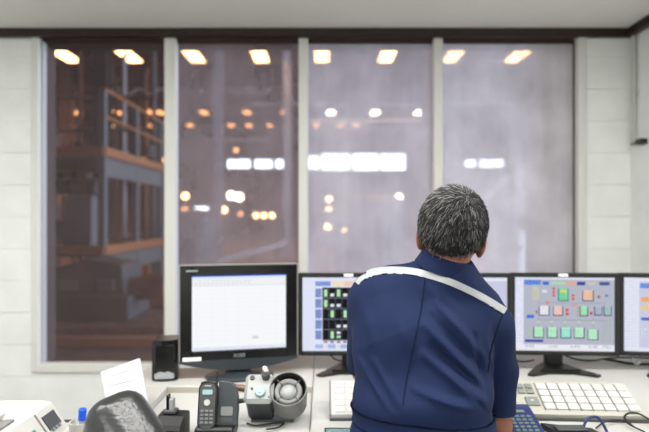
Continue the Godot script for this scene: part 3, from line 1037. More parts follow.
func image_list(sd: int) -> Image:
	im0 = canvas(404, 304, Color(0.90, 0.91, 0.97))
	o0 = Vector2(0, 0)
	rng.seed = sd
	text_rows(1.5, 13, 4, 72, 3.0, Color(0.74, 0.77, 0.88))
	R(15, 4, 101, 72, Color(0.80, 0.81, 0.90))
	R(16, 6, 30, 11, Color(0.26, 0.48, 0.88))
	R(34, 6, 60, 10, Color(0.80, 0.82, 0.70))
	text_rows(16.5, 29.5, 7, 11, 1.6, Color(0.75, 0.85, 0.98))
	for i in 5:
		R(17 + i * 16, 20, 29 + i * 16, 25, Color(0.95, 0.68, 0.40) if i % 2 == 0 else Color(0.86, 0.86, 0.92))
		R(17 + i * 16, 28, 29 + i * 16, 34, Color(0.92, 0.80, 0.62))
		R(17 + i * 16, 41, 27 + i * 16, 44, Color(0.26, 0.40, 0.80))
		R(17 + i * 16, 50, 29 + i * 16, 60, Color(0.84, 0.87, 0.93))
		text_rows(18 + i * 16, 28 + i * 16, 51, 60, 2.4, Color(0.5, 0.55, 0.7))
	return im0

func image_sheet() -> Image:
	im0 = canvas(376, 300, Color(0.965, 0.97, 0.985))
	o0 = Vector2(0, 0)
	R(0, 0, 94, 1.6, Color(0.16, 0.32, 0.72))
	R(0, 1.6, 94, 4.0, Color(0.86, 0.91, 0.98))
	R(0, 4.0, 94, 10.5, Color(0.94, 0.94, 0.95))
	text_rows(2, 60, 5.4, 7, 3.0, Color(0.80, 0.82, 0.86))
	for i in 14:
		R(3 + i * 4.0, 7.6, 5 + i * 4.0, 9.2, Color(0.84, 0.86 , 0.84))
	R(0, 10.5, 94, 11.0, Color(0.82, 0.84, 0.90))
	for i in 12:
		R(0, 14 + i * 4.6, 94, 14.25 + i * 4.6, Color(0.925, 0.93, 0.95))
	for i in 7:
		R(6 + i * 13.0, 11, 6.25 + i * 13.0, 70, Color(0.925, 0.93, 0.95))
	R(60, 62, 66, 65, Color(0.82, 0.86, 0.84))
	R(0, 71.5, 94, 75, Color(0.90, 0.92, 0.96))
	text_rows(3, 80, 72.6, 74, 2.0, Color(0.76, 0.79, 0.85))
	return im0

func flat_monitor(label: String, px: float, d: float, turn: float, im: Image, sticker_at: float, foot_x := 0.0) -> void:
	var x := (px - CX) / F * d
	var t := thing("flat_monitor", label, "monitor", Vector3(x, DESK, -d), Basis(Vector3.UP, deg_to_rad(turn)))
	var cy := 1.039 - DESK
	var w := 0.445
	var h := 0.345
	var rim := MB.new()
	var b := 0.0185
	for s in [-1.0, 1.0]:
		rim.box(Vector3(s * (w - b) / 2, cy, 0.0), Vector3(b, h, 0.026), 0.003)
		rim.box(Vector3(0, cy + s * (h - b) / 2, 0.0), Vector3(w - 2 * b + 0.002, b, 0.026), 0.003)
	part("bezel", rim, M.black_plastic, t)
	part("rear_shell", MB.new().box(Vector3(0, cy, -0.022), Vector3(w - 0.004, h - 0.004, 0.022), 0.004).box(Vector3(0, cy, -0.05), Vector3(w * 0.7, h * 0.7, 0.04), 0.015), M.black_plastic, t)
	var sc := MB.new()
	var sw := w / 2 - b
	var sh := h / 2 - b
	sc.quad(Vector3(-sw, cy - sh, 0.004), Vector3(sw, cy - sh, 0.004), Vector3(sw, cy + sh, 0.004), Vector3(-sw, cy + sh, 0.004))
	part("screen", sc, screen_material("screen_picture", im, 0.95), t)
	part("sticker", MB.new().box(Vector3(sticker_at, cy + h / 2 - 0.0085, 0.0134), Vector3(0.038, 0.012, 0.0006)), M.sticker, t)
	# neck and boomerang foot
	part("neck", MB.new().box(Vector3(foot_x, (cy - h / 2) / 2 + 0.03, -0.045), Vector3(0.075, cy - h / 2 + 0.06, 0.03), 0.006), M.black_plastic, t)
	var foot := MB.new()
	foot.xf = Transform3D(Basis(Vector3.RIGHT, -PI / 2), Vector3(foot_x, 0, 0))
	foot.prism(PackedVector2Array([Vector2(-0.145, -0.085), Vector2(-0.125, -0.098), Vector2(-0.05, -0.06), Vector2(0.05, -0.06), Vector2(0.125, -0.098), Vector2(0.145, -0.085), Vector2(0.06, 0.06), Vector2(-0.06, 0.06)]), 0.0005, 0.010)
	foot.prism(PackedVector2Array([Vector2(-0.08, -0.045), Vector2(0.08, -0.045), Vector2(0.05, 0.06), Vector2(-0.05, 0.06)]), 0.010, 0.018)
	part("foot", foot, M.black_plastic, t)
	area(t.transform * Vector3(0, cy, 0.02), t.basis * Vector3(0, 0, 1), Vector2(sw * 2, sh * 2), Color(0.9, 0.93, 1.0), 0.012, "screen_light", t)

func build_monitors() -> void:
	# grey-framed monitor on the left, turned a little to the right
	var d := 2.27
	var t := thing("tilted_monitor", "black monitor with curved grey speaker bar and blank white spreadsheet", "monitor", Vector3((239.6 - CX) / F * d, DESK, -d), Basis(Vector3.UP, deg_to_rad(12)))
	var cy := 1.062 - DESK
	var sw := 0.188
	var sh := 0.151
	var rim := MB.new()
	var bx := 0.045
	var bt := 0.037
	var bb := 0.040
	for s in [-1.0, 1.0]:
		rim.box(Vector3(s * (sw + bx / 2), cy + (bt - bb) / 2, 0), Vector3(bx, 2 * sh + bt + bb, 0.03), 0.003)
	rim.box(Vector3(0, cy + sh + bt / 2, 0), Vector3(2 * sw + 0.002, bt, 0.03), 0.003)
	rim.box(Vector3(0, cy - sh - bb / 2, 0), Vector3(2 * sw + 0.002, bb, 0.03), 0.003)
	part("bezel", rim, M.black_gloss, t)
	var w := sw + bx
	var edge := MB.new()
	for s in [-1.0, 1.0]:
		edge.box(Vector3(s * (w + 0.003), cy + (bt - bb) / 2, -0.004), Vector3(0.006, 2 * sh + bt + bb + 0.01, 0.034), 0.002)
	edge.box(Vector3(0, cy + sh + bt + 0.003, -0.004), Vector3(2 * w, 0.006, 0.034), 0.002)
	part("silver_edge", edge, M.mid_grey, t)
	part("rear_shell", MB.new().box(Vector3(0, cy, -0.045), Vector3(2 * w - 0.01, 2 * sh + bt + bb - 0.01, 0.06), 0.02), M.dark_slate, t)
	var bar := MB.new()
	var poly := PackedVector2Array()
	var y0 := cy - sh - bb
	poly.append(Vector2(w + 0.004, y0 + 0.004))
	poly.append(Vector2(-w - 0.004, y0 + 0.004))
	for i in 17:
		var u := lerpf(-1.0, 1.0, i / 16.0)
		poly.append(Vector2(u * (w + 0.004), y0 - 0.004 - 0.036 * (1.0 - u * u)))
	bar.prism(poly, -0.03, 0.017)
	part("speaker_bar", bar, M.dark_slate, t)
	var sc := MB.new()
	sc.quad(Vector3(-sw, cy - sh, 0.005), Vector3(sw, cy - sh, 0.005), Vector3(sw, cy + sh, 0.005), Vector3(-sw, cy + sh, 0.005))
	part("screen", sc, screen_material("screen_sheet", image_sheet(), 1.0), t)
	var tm := TextMesh.new()
	var font := SystemFont.new()
	font.font_names = PackedStringArray(["Droid Serif"])
	tm.font = font
	tm.text = "SONY"
	tm.font_size = 16
	tm.pixel_size = 0.0011
	tm.depth = 0.001
	tm.material = M.silver
	part_mesh("lettering", tm, t, Transform3D(Basis(), Vector3(0.0, cy - sh - bb * 0.55, 0.0155)))
	var marks := MB.new()
	for i in 7:
		marks.box(Vector3(-w + 0.026 + i * 0.0065, cy + sh + bt * 0.52, 0.0153), Vector3(0.0045, 0.006, 0.0008))
	part("maker_mark", marks, M.silver, t)
	part("sticker", MB.new().box(Vector3(-w + 0.045, y0 + 0.010, 0.0155), Vector3(0.072, 0.017, 0.0008)), M.sticker, t)
	part("neck", MB.new().box(Vector3(0, 0.045, -0.045), Vector3(0.10, 0.09, 0.04), 0.01), M.dark_slate, t)
	part("foot", MB.new().lathe([Vector2(0.138, 0.0005), Vector2(0.14, 0.008), Vector2(0.14, 0.008), Vector2(0.12, 0.016), Vector2(0.05, 0.022), Vector2(0, 0.023)], 40, 1.0, 0.62), M.dark_slate, t)
	area(t.transform * Vector3(0, cy, 0.02), t.basis * Vector3(0, 0, 1), Vector2(sw * 2, sh * 2), Color(0.95, 0.97, 1.0), 0.015, "screen_light", t)
	flat_monitor("black flat monitor showing a black status table with green and red cells", 351.2, 2.35, 0.0, image_table(), -0.012)
	flat_monitor("black flat monitor hidden mostly behind the man, showing a pale list", 457.6, 2.35, -2.0, image_list(31), 0.0)
	flat_monitor("black flat monitor showing a grey plant diagram with green vessels", 564.0, 2.35, -3.5, image_plant(), -0.008, -0.03)
	flat_monitor("black flat monitor standing farthest along toward the right wall", 676.0, 2.32, -9.0, image_list(55), 0.0)
	rng.seed = 77
	# cables behind and under the monitors
	var y := DESK + 0.004
	var runs := [
		["black cable trailing from the status table monitor", [P(325, 352, 2.42), P(330, 355, 2.43), P(336, 359.5, 2.42), P(346, 361.5, 2.42), P(358, 362.5, 2.43)]],
		["black cable lying behind the plant diagram monitor's foot", [P(566, 356, 2.46), P(578, 359.5, 2.50), P(592, 360.5, 2.50), P(606, 358.5, 2.50), P(622, 357.5, 2.50), P(646, 358, 2.50), P(690, 360, 2.48)]],
		["thick black cable looping under the monitor toward the right wall", [P(604, 359, 2.46), P(616, 361, 2.46), P(630, 363.5, 2.45), P(645, 364.5, 2.44), P(662, 364.5, 2.44), P(690, 364.5, 2.44)]],
		["grey cable end hanging below the monitor toward the right wall", [P(632, 355, 2.36), P(633, 361, 2.34), P(637, 364.0, 2.34), P(641, 361, 2.34), P(640, 355, 2.36)]],
		["black cable curling left of the plant diagram monitor", [P(512, 357, 2.46), P(518, 361, 2.45), P(526, 361.5, 2.44), P(534, 360, 2.44)]],
	]
	for k in runs.size():
		var pts := smooth(runs[k][1], 4)
		for i in pts.size():
			pts[i] = Vector3(pts[i].x, maxf(pts[i].y, y), pts[i].z)
		single("cable", MB.new().tube(pts, [0.0035, 0.004, 0.006, 0.004, 0.0035][k], 8), M.cable if k != 3 else M.mid_grey, runs[k][0], "cable")

func smooth(pts: Array, n: int) -> Array:
	var out := []
	for i in pts.size() - 1:
		var p0: Vector3 = pts[maxi(i - 1, 0)]
		var p1: Vector3 = pts[i]
		var p2: Vector3 = pts[i + 1]
		var p3: Vector3 = pts[mini(i + 2, pts.size() - 1)]
		for k in n:
			out.append(p1.cubic_interpolate(p2, p0, p3, float(k) / n))
	out.append(pts[pts.size() - 1])
	return out

# ------------------------------------------------------------------ things on the desk
func keyboard(label: String, x0: float, width: float, d: float, turn: float, rows_from: int) -> Node3D:
	var t := thing("button_keyboard", label, "keyboard", Vector3(x0, DESK + 0.0005, -d), Basis(Vector3.UP, deg_to_rad(turn)))
	var slope := deg_to_rad(21.0)
	var L := 0.165
	var body := MB.new()
	body.xf = Transform3D(DEPTHWAYS, Vector3.ZERO)
	var h0 := 0.020
	body.prism(PackedVector2Array([Vector2(0.004, 0.006), Vector2(L * cos(slope), 0.006), Vector2(L * cos(slope), h0 + L * sin(slope)), Vector2(0.0, h0)]), 0.0, width)
	part("body", body, M.ivory_plastic, t)
	part("base", slab(0.003, width + 0.004, -0.004, L * cos(slope) - 0.004, 0.0, 0.0085, 0.001), M.dark_grey, t)
	part("side_edge", slab(width, width + 0.004, 0.004, L * cos(slope) - 0.002, 0.006, 0.018, 0.001), M.dark_grey, t)
	var tilt := Basis(Vector3.RIGHT, slope)
	var at := func(u: float, s: float) -> Transform3D:
		return Transform3D(tilt, Vector3(u, h0, 0) + tilt * Vector3(0, 0.003, -s))
	var key := MB.new().box(Vector3.ZERO, Vector3(0.0325, 0.007, 0.028), 0.0025).mesh(M.key_white)
	var small := MB.new().box(Vector3.ZERO, Vector3(0.024, 0.006, 0.022), 0.002).mesh(M.key_grey)
	var wide := MB.new().box(Vector3.ZERO, Vector3(0.042, 0.006, 0.042), 0.002).mesh(M.key_grey)
	var rail := MB.new().box(Vector3.ZERO, Vector3(0.0028, 0.004, 0.135), 0.0005).mesh(M.key_grey)  # grey strip painting the shadow line beside each key column
	var pitch := 0.0375
	var right := width - 0.026
	for c in 8:
		var u := right - (7 - c) * pitch
		for r in 4:
			part_mesh("key", key, t, at.call(u, 0.036 + r * 0.0325))
		part_mesh("key_shadow_strip", rail, t, at.call(u - pitch / 2, 0.085))
	var left := right - 8 * pitch
	for c in 2:
		for r in 2:
			part_mesh("grey_key", small, t, at.call(left - 0.006 - c * 0.029, 0.107 + r * 0.028))
	part_mesh("grey_key", wide, t, at.call(left - 0.012, 0.058))
	part_mesh("key_mark", MB.new().box(Vector3.ZERO, Vector3(0.009, 0.001, 0.006)).mesh(M.key_white), t, at.call(left - 0.012, 0.058).translated(Vector3(0, 0.0034, 0)))
	var u := left - 0.075
	while u > 0.015:
		for r in 3:
			part_mesh("key", key, t, at.call(u, 0.065 + r * 0.0325))
		u -= pitch
	part_mesh("name_plate", MB.new().box(Vector3.ZERO, Vector3(0.022, 0.001, 0.005)).mesh(M.key_grey), t, at.call(width - 0.045, 0.012).translated(Vector3(0, -0.0025, 0)))
	return t

func build_desk_things() -> void:
	var y := DESK
	var tray := DESK - 0.025
	# keyboards
	keyboard("ivory button keyboard with grey arrow keys in front of the plant diagram monitor", 0.535, 0.48, 1.79, -4.0, 4)
	var kb := thing("flat_keyboard", "white flat keyboard half hidden by the man, below the status table monitor", "keyboard", Vector3(0.016, y + 0.0005, -1.776))
	var body := MB.new()
	body.xf = Transform3D(DEPTHWAYS, Vector3.ZERO)
	body.prism(PackedVector2Array([Vector2(0.003, 0.006), Vector2(0.165, 0.006), Vector2(0.165, 0.078), Vector2(0.0, 0.020)]), 0.004, 0.41)
	part("body", body, M.white_plastic, kb)
	part("base", slab(0.0, 0.41, -0.003, 0.16, 0.0, 0.0085, 0.001), M.dark_grey, kb)
	var edge := MB.new()
	edge.xf = Transform3D(DEPTHWAYS, Vector3.ZERO)
	edge.prism(PackedVector2Array([Vector2(0.0, 0.004), Vector2(0.165, 0.004), Vector2(0.165, 0.080), Vector2(0.0, 0.022)]), 0.0, 0.006)
	part("side_edge", edge, M.mid_grey, kb)
	var slope := atan2(0.058, 0.165)
	var tilt := Basis(Vector3.RIGHT, slope)
	var key := MB.new().box(Vector3.ZERO, Vector3(0.0325, 0.006, 0.028), 0.0025).mesh(M.key_white)
	for c in 10:
		for r in 5:
			part_mesh("key", key, kb, Transform3D(tilt, Vector3(0.034 + c * 0.0375, 0.020, 0) + tilt * Vector3(0, 0.002, -0.024 - r * 0.0315)))
	# small desktop speaker
	var sp := thing("desktop_speaker", "small black desktop speaker with a silver front plate", "speaker", P(166.2, 216, 2.25) * Vector3(1, 0, 1) + Vector3(0, y, 0), Basis(Vector3.UP, deg_to_rad(8)))
	var prof := MB.new()
	prof.xf = Transform3D(Basis(Vector3.RIGHT, -PI / 2), Vector3(0, 0, 0))
	var poly := PackedVector2Array([Vector2(-0.046, 0.06), Vector2(-0.05, -0.02)])
	for i in 9:
		var a := lerpf(-1, 1, i / 8.0)
		poly.append(Vector2(a * 0.05, -0.035 - 0.02 * (1.0 - a * a)))
	poly.append(Vector2(0.05, -0.02))
	poly.append(Vector2(0.046, 0.06))
	prof.prism(poly, 0.001, 0.150)
	var top := PackedVector2Array()
	for p in poly:
		top.append(p * 0.93)
	prof.prism(top, 0.150, 0.160)
	part("cabinet", prof, M.black_gloss, sp)
	part("grille", MB.new().box(Vector3(0, 0.098, 0.052), Vector3(0.074, 0.09, 0.006), 0.003), M.black_gloss, sp)
	part("front_plate", MB.new().prism(PackedVector2Array([Vector2(-0.036, 0.012), Vector2(0.036, 0.012), Vector2(0.038, 0.028), Vector2(0.016, 0.040), Vector2(0, 0.036), Vector2(-0.016, 0.040), Vector2(-0.038, 0.028)]), 0.045, 0.057), M.silver, sp)
	build_siren(tray)
	build_handset(tray)
	# charger with a battery standing in it
	var ch := thing("battery_charger", "black desktop charger with a grey battery pack standing in it", "charger", P(172, 216, 1.70) * Vector3(1, 0, 1) + Vector3(0, tray + 0.0055, 0), Basis(Vector3.UP, deg_to_rad(-6)))
	var cb := MB.new()
	cb.xf = Transform3D(DEPTHWAYS, Vector3.ZERO)
	cb.prism(PackedVector2Array([Vector2(-0.045, 0.0), Vector2(0.045, 0.0), Vector2(0.045, 0.062), Vector2(0.034, 0.070), Vector2(-0.01, 0.066), Vector2(-0.038, 0.048), Vector2(-0.045, 0.034)]), -0.040, 0.040)
	part("housing", cb, M.black_plastic, ch)
	part("socket", MB.new().box(Vector3(-0.008, 0.074, -0.012), Vector3(0.040, 0.012, 0.034), 0.003), M.dark_grey, ch)
	part("battery", MB.new().box(Vector3(-0.016, 0.098, -0.012), Vector3(0.008, 0.052, 0.020), 0.002), M.black_gloss, ch)
	part("battery", MB.new().box(Vector3(-0.004, 0.090, -0.012), Vector3(0.013, 0.046, 0.020), 0.002), M.cast_grey, ch)
	part("power_lead", MB.new().tube(smooth([Vector3(-0.04, 0.02, -0.02), Vector3(-0.07, 0.012, -0.03), Vector3(-0.11, 0.035, -0.05)], 4), 0.003, 6), M.cable, ch)
	# blue telephone beside the man's arm
	var ph := thing("desk_telephone", "navy blue push-button telephone beside the man's bare forearm", "telephone", Vector3(0.588, y + 0.0005, -1.68))
	var pb := MB.new()
	pb.xf = Transform3D(DEPTHWAYS, Vector3.ZERO)
	pb.prism(PackedVector2Array([Vector2(-0.085, 0.0), Vector2(0.085, 0.0), Vector2(0.085, 0.052), Vector2(0.075, 0.060), Vector2(0.045, 0.058), Vector2(-0.08, 0.026), Vector2(-0.085, 0.02)]), -0.046, 0.046)
	part("body", pb, M.blue_plastic, ph)
	var pt := atan2(0.032, 0.125)
	var ptilt := Basis(Vector3.RIGHT, pt)
	part_mesh("display", MB.new().box(Vector3.ZERO, Vector3(0.05, 0.002, 0.012), 0.0005).mesh(M.lcd), ph, Transform3D(ptilt, Vector3(-0.004, 0.0545, -0.028)))
	var btn := MB.new().box(Vector3.ZERO, Vector3(0.013, 0.005, 0.009), 0.002).mesh(M.lcd)
	for r in 5:
		for c in 4:
			part_mesh("button", btn, ph, Transform3D(ptilt, Vector3(-0.028 + c * 0.018, 0.0475 - r * 0.0042, -0.004 + r * 0.0165)))
	# black case and loose leads at the front
	var cs := thing("soft_case", "small black soft case lying in front of the ivory keyboard", "case", Vector3(0.72, y + 0.0005, -1.665))
	var cp := MB.new()
	cp.xf = Transform3D(Basis(Vector3.RIGHT, -PI / 2), Vector3.ZERO)
	cp.prism(PackedVector2Array([Vector2(-0.06, 0.045), Vector2(0.075, 0.004), Vector2(0.085, -0.04), Vector2(-0.035, -0.05)]), 0.0, 0.018)
	part("pouch", cp, M.black_plastic, cs)
	part("flap", MB.new().box(Vector3(0.01, 0.021, 0.005), Vector3(0.09, 0.006, 0.04), 0.002), M.dark_grey, cs)
	part("ring", MB.new().tube(smooth([Vector3(0.055, 0.02, -0.01), Vector3(0.075, 0.042, -0.02), Vector3(0.105, 0.042, -0.02), Vector3(0.125, 0.004, -0.01)], 5), 0.004, 8), M.blue_plastic, cs)
	var lead := smooth([P(596, 428, 1.70), P(606, 421.5, 1.735), P(622, 420.5, 1.75), P(632, 426, 1.70), P(645, 432, 1.66)], 5)
	for i in lead.size():
		lead[i].y = maxf(lead[i].y, y + 0.003)
	single("cable", MB.new().tube(lead, 0.0025, 8), M.cable, "thin black lead lying along the ivory keyboard's front edge", "cable")
	single("cable", MB.new().tube(smooth([P(634, 427, 1.70), P(624.5, 418, 1.74), P(629, 413, 1.755), P(638, 413.5, 1.75), P(647, 418, 1.735), P(660, 427, 1.70)], 5), 0.003, 8), M.cable, "black cable arching in a loop over the ivory keyboard's corner", "cable")

func build_siren(tray: float) -> void:
	var el := deg_to_rad(47)
	var b := Basis(Vector3(1, 0, 0), Vector3(0, cos(el), -sin(el)), Vector3(0, sin(el), cos(el)))
	var o := P(259, 387, 1.80)
	var t := thing("alarm_siren", "grey cast alarm siren with a round black horn and knobs", "siren", o, b)
	var box := MB.new().box(Vector3(0, 0, -0.012), Vector3(0.094, 0.104, 0.024), 0.012)
	part("face_plate", box, M.cast_grey, t)
	part("housing", MB.new().box(Vector3(0.002, -0.004, -0.072), Vector3(0.084, 0.092, 0.100), 0.008), M.dark_grey, t)
	var kn := func(x: float, y: float, r: float, h: float) -> MB:
		var q := MB.new()
		q.xf = Transform3D(Basis(Vector3.RIGHT, PI / 2), Vector3(x, y, 0))
		return q.lathe([Vector2(r, 0), Vector2(r, h * 0.8), Vector2(r * 0.85, h), Vector2(0, h)], 16)
	part("aqua_cap", kn.call(0.006, -0.020, 0.017, 0.012), M.aqua, t)
	part("cap_centre", kn.call(0.006, -0.020, 0.007, 0.015), M.silver, t)
	part("knob", kn.call(0.020, 0.036, 0.014, 0.028), M.dark_grey, t)
	part("knob_cap", MB.new().box(Vector3(0.020, 0.042, 0.034), Vector3(0.016, 0.026, 0.014), 0.004, Basis(Vector3(0, 0, 1), 0.5)), M.silver, t)
	part("socket", kn.call(-0.024, 0.032, 0.008, 0.004), M.black_plastic, t)
	part("screw", kn.call(-0.022, -0.006, 0.004, 0.003), M.dark_grey, t)
	part("screw", kn.call(0.034, -0.034, 0.004, 0.003), M.mid_grey, t)
	part("cable_gland", MB.new().tube([Vector3(-0.045, 0.006, -0.02), Vector3(-0.075, 0.010, -0.02), Vector3(-0.10, 0.014, -0.022)], [0.012, 0.010, 0.013], 12), M.brass, t)
	part("lever", MB.new().tube([Vector3(-0.045, -0.036, -0.02), Vector3(-0.075, -0.040, -0.02)], [0.007, 0.009], 10), M.black_plastic, t)
	# horn
	var h := MB.new()
	h.xf = Transform3D(Basis(Vector3.RIGHT, PI / 2), Vector3(0.094, -0.006, 0.0))
	h.lathe([Vector2(0, -0.098), Vector2(0.054, -0.098), Vector2(0.054, -0.098), Vector2(0.058, -0.09), Vector2(0.061, -0.002), Vector2(0.061, -0.002), Vector2(0.0605, 0.002), Vector2(0.0575, 0.002)], 40)
	part("horn_shell", h, M.mid_grey, t)
	var inner := MB.new()
	inner.xf = h.xf
	inner.lathe([Vector2(0.0575, 0.002), Vector2(0.055, -0.006), Vector2(0.050, -0.035), Vector2(0.046, -0.040), Vector2(0, -0.040)], 40)
	part("horn_throat", inner, M.black_plastic, t)
	var ring := MB.new()
	ring.xf = h.xf
	ring.lathe([Vector2(0.030, -0.034), Vector2(0.044, -0.034), Vector2(0.046, -0.022), Vector2(0.043, -0.012), Vector2(0.034, -0.012), Vector2(0.029, -0.020)], 36)
	part("diffuser_ring", ring, M.mid_grey, t)
	var dome := MB.new()
	dome.xf = h.xf
	dome.lathe([Vector2(0.028, -0.036), Vector2(0.027, -0.020), Vector2(0.020, -0.010), Vector2(0.010, -0.006), Vector2(0, -0.005)], 30)
	part("centre_dome", dome, M.cast_grey, t)
	for k in 4:
		var a := deg_to_rad(45 + 90 * k)
		part("rib", MB.new().box(Vector3(0.094 + cos(a) * 0.042, -0.006 + sin(a) * 0.042, -0.018), Vector3(0.026, 0.004, 0.014), 0.001, Basis(Vector3(0, 0, 1), a)), M.dark_grey, t)
	part("foot_bracket", MB.new().box(b.inverse() * Vector3(0.04, tray + 0.004 - o.y, -0.06), Vector3(0.14, 0.007, 0.06), 0.001, b.inverse()), M.dark_grey, t)
	# lead lying in front of the siren
	var pts := smooth([P(247, 421, 1.80), P(255, 424, 1.78), P(266, 421.5, 1.79), P(274, 418, 1.80), P(284, 421, 1.80), P(277, 425, 1.76), P(266, 428, 1.75)], 5)
	for i in pts.size():
		pts[i].y = tray + 0.009
	single("cable", MB.new().tube(pts, 0.003, 8), M.cable, "thin black lead curled in front of the alarm siren", "cable")

func rounded(w: float, h: float, r: float) -> PackedVector2Array:
	var out := PackedVector2Array()
	for c in [[1, 1, 0], [-1, 1, 90], [-1, -1, 180], [1, -1, 270]]:
		for i in 6:
			var a := deg_to_rad(c[2] + i * 18.0)
			out.append(Vector2(c[0] * (w / 2 - r) + cos(a) * r, c[1] * (h / 2 - r) + sin(a) * r))
	return out

func build_handset(tray: float) -> void:
	var at := P(217, 216, 1.72) * Vector3(1, 0, 1) + Vector3(0, tray + 0.0055, 0)
	var base := thing("handset_cradle", "dark slate cradle unit with a curved shell and wire bracket", "phone base", at)
	part("base_block", MB.new().box(Vector3(0.0, 0.018, 0.0), Vector3(0.118, 0.036, 0.10), 0.006), M.black_plastic, base)
	var lean := Basis(Vector3.RIGHT, deg_to_rad(-14))
	var sh := MB.new()
	sh.xf = Transform3D(lean, Vector3(0.030, 0.090, -0.012))
	sh.prism(PackedVector2Array([Vector2(-0.026, -0.062), Vector2(0.030, -0.062), Vector2(0.033, -0.02), Vector2(0.031, 0.022), Vector2(0.023, 0.048), Vector2(0.008, 0.062), Vector2(-0.026, 0.066)]), -0.03, 0.018)
	part("curved_shell", sh, M.dark_slate, base)
	part_mesh("key_panel", MB.new().prism(rounded(0.036, 0.026, 0.004), 0.0, 0.003).mesh(M.mid_grey), base, Transform3D(lean, Vector3(0.032, 0.074, 0.010)))
	part_mesh("key_panel", MB.new().prism(rounded(0.034, 0.014, 0.003), 0.0, 0.003).mesh(M.dark_grey), base, Transform3D(lean, Vector3(0.032, 0.050, 0.016)))
	part_mesh("maker_mark", MB.new().box(Vector3.ZERO, Vector3(0.022, 0.003, 0.001)).mesh(M.silver), base, Transform3D(lean, Vector3(0.026, 0.118, -0.001)))
	part("bracket", MB.new().tube([Vector3(-0.056, 0.03, -0.03), Vector3(-0.056, 0.145, -0.045), Vector3(-0.03, 0.150, -0.045)], 0.0035, 6), M.black_plastic, base)
	var hs := thing("cordless_handset", "black cordless handset with small screen and round white key", "handset", at + Vector3(-0.024, 0.0935, 0.018), lean)
	part("body", MB.new().prism(rounded(0.056, 0.140, 0.022), -0.014, 0.011), M.black_gloss, hs)
	part("front_cover", MB.new().prism(rounded(0.048, 0.130, 0.019), 0.011, 0.015), M.dark_grey, hs)
	part("display", MB.new().prism(rounded(0.030, 0.014, 0.002), 0.015, 0.017), M.aqua, hs).position = Vector3(0, 0.040, 0)
	part("round_key", MB.new().prism(rounded(0.018, 0.018, 0.0088), 0.015, 0.019), M.white_plastic, hs).position = Vector3(0, 0.010, 0)
	var k := MB.new().prism(rounded(0.010, 0.006, 0.002), 0.015, 0.018).mesh(M.mid_grey)
	for r in 4:
		for c in 3:
			part_mesh("key", k, hs, Transform3D(Basis(), Vector3(-0.014 + c * 0.014, -0.014 - r * 0.011, 0)))
	part("aerial", MB.new().tube([Vector3(0.022, 0.062, -0.006), Vector3(0.022, 0.098, -0.008)], [0.005, 0.0035], 10), M.black_plastic, hs)
	part("earpiece", MB.new().box(Vector3(0, 0.058, 0.015), Vector3(0.020, 0.003, 0.002), 0.0005), M.silver, hs)

# ------------------------------------------------------------------ left side: chair, printer, papers
func vinyl_field(p: Vector3) -> float:
	# rounded cushion: a slab with soft edges, bulging, with two pressed creases
	var q := Vector3(absf(p.x), absf(p.y), absf(p.z)) - Vector3(0.044, 0.18, 0.020)
	var d := Vector3(maxf(q.x, 0), maxf(q.y, 0), maxf(q.z, 0)).length() + minf(maxf(q.x, maxf(q.y, q.z)), 0.0) - 0.046
	d -= 0.010 * (1.0 - clampf(p.x * p.x / 0.03, 0, 1))
	for y0 in [0.10, -0.02]:
		var u: float = (p.y - y0 + p.x * 0.25) / 0.010
		d += 0.005 * exp(-u * u)
	return d

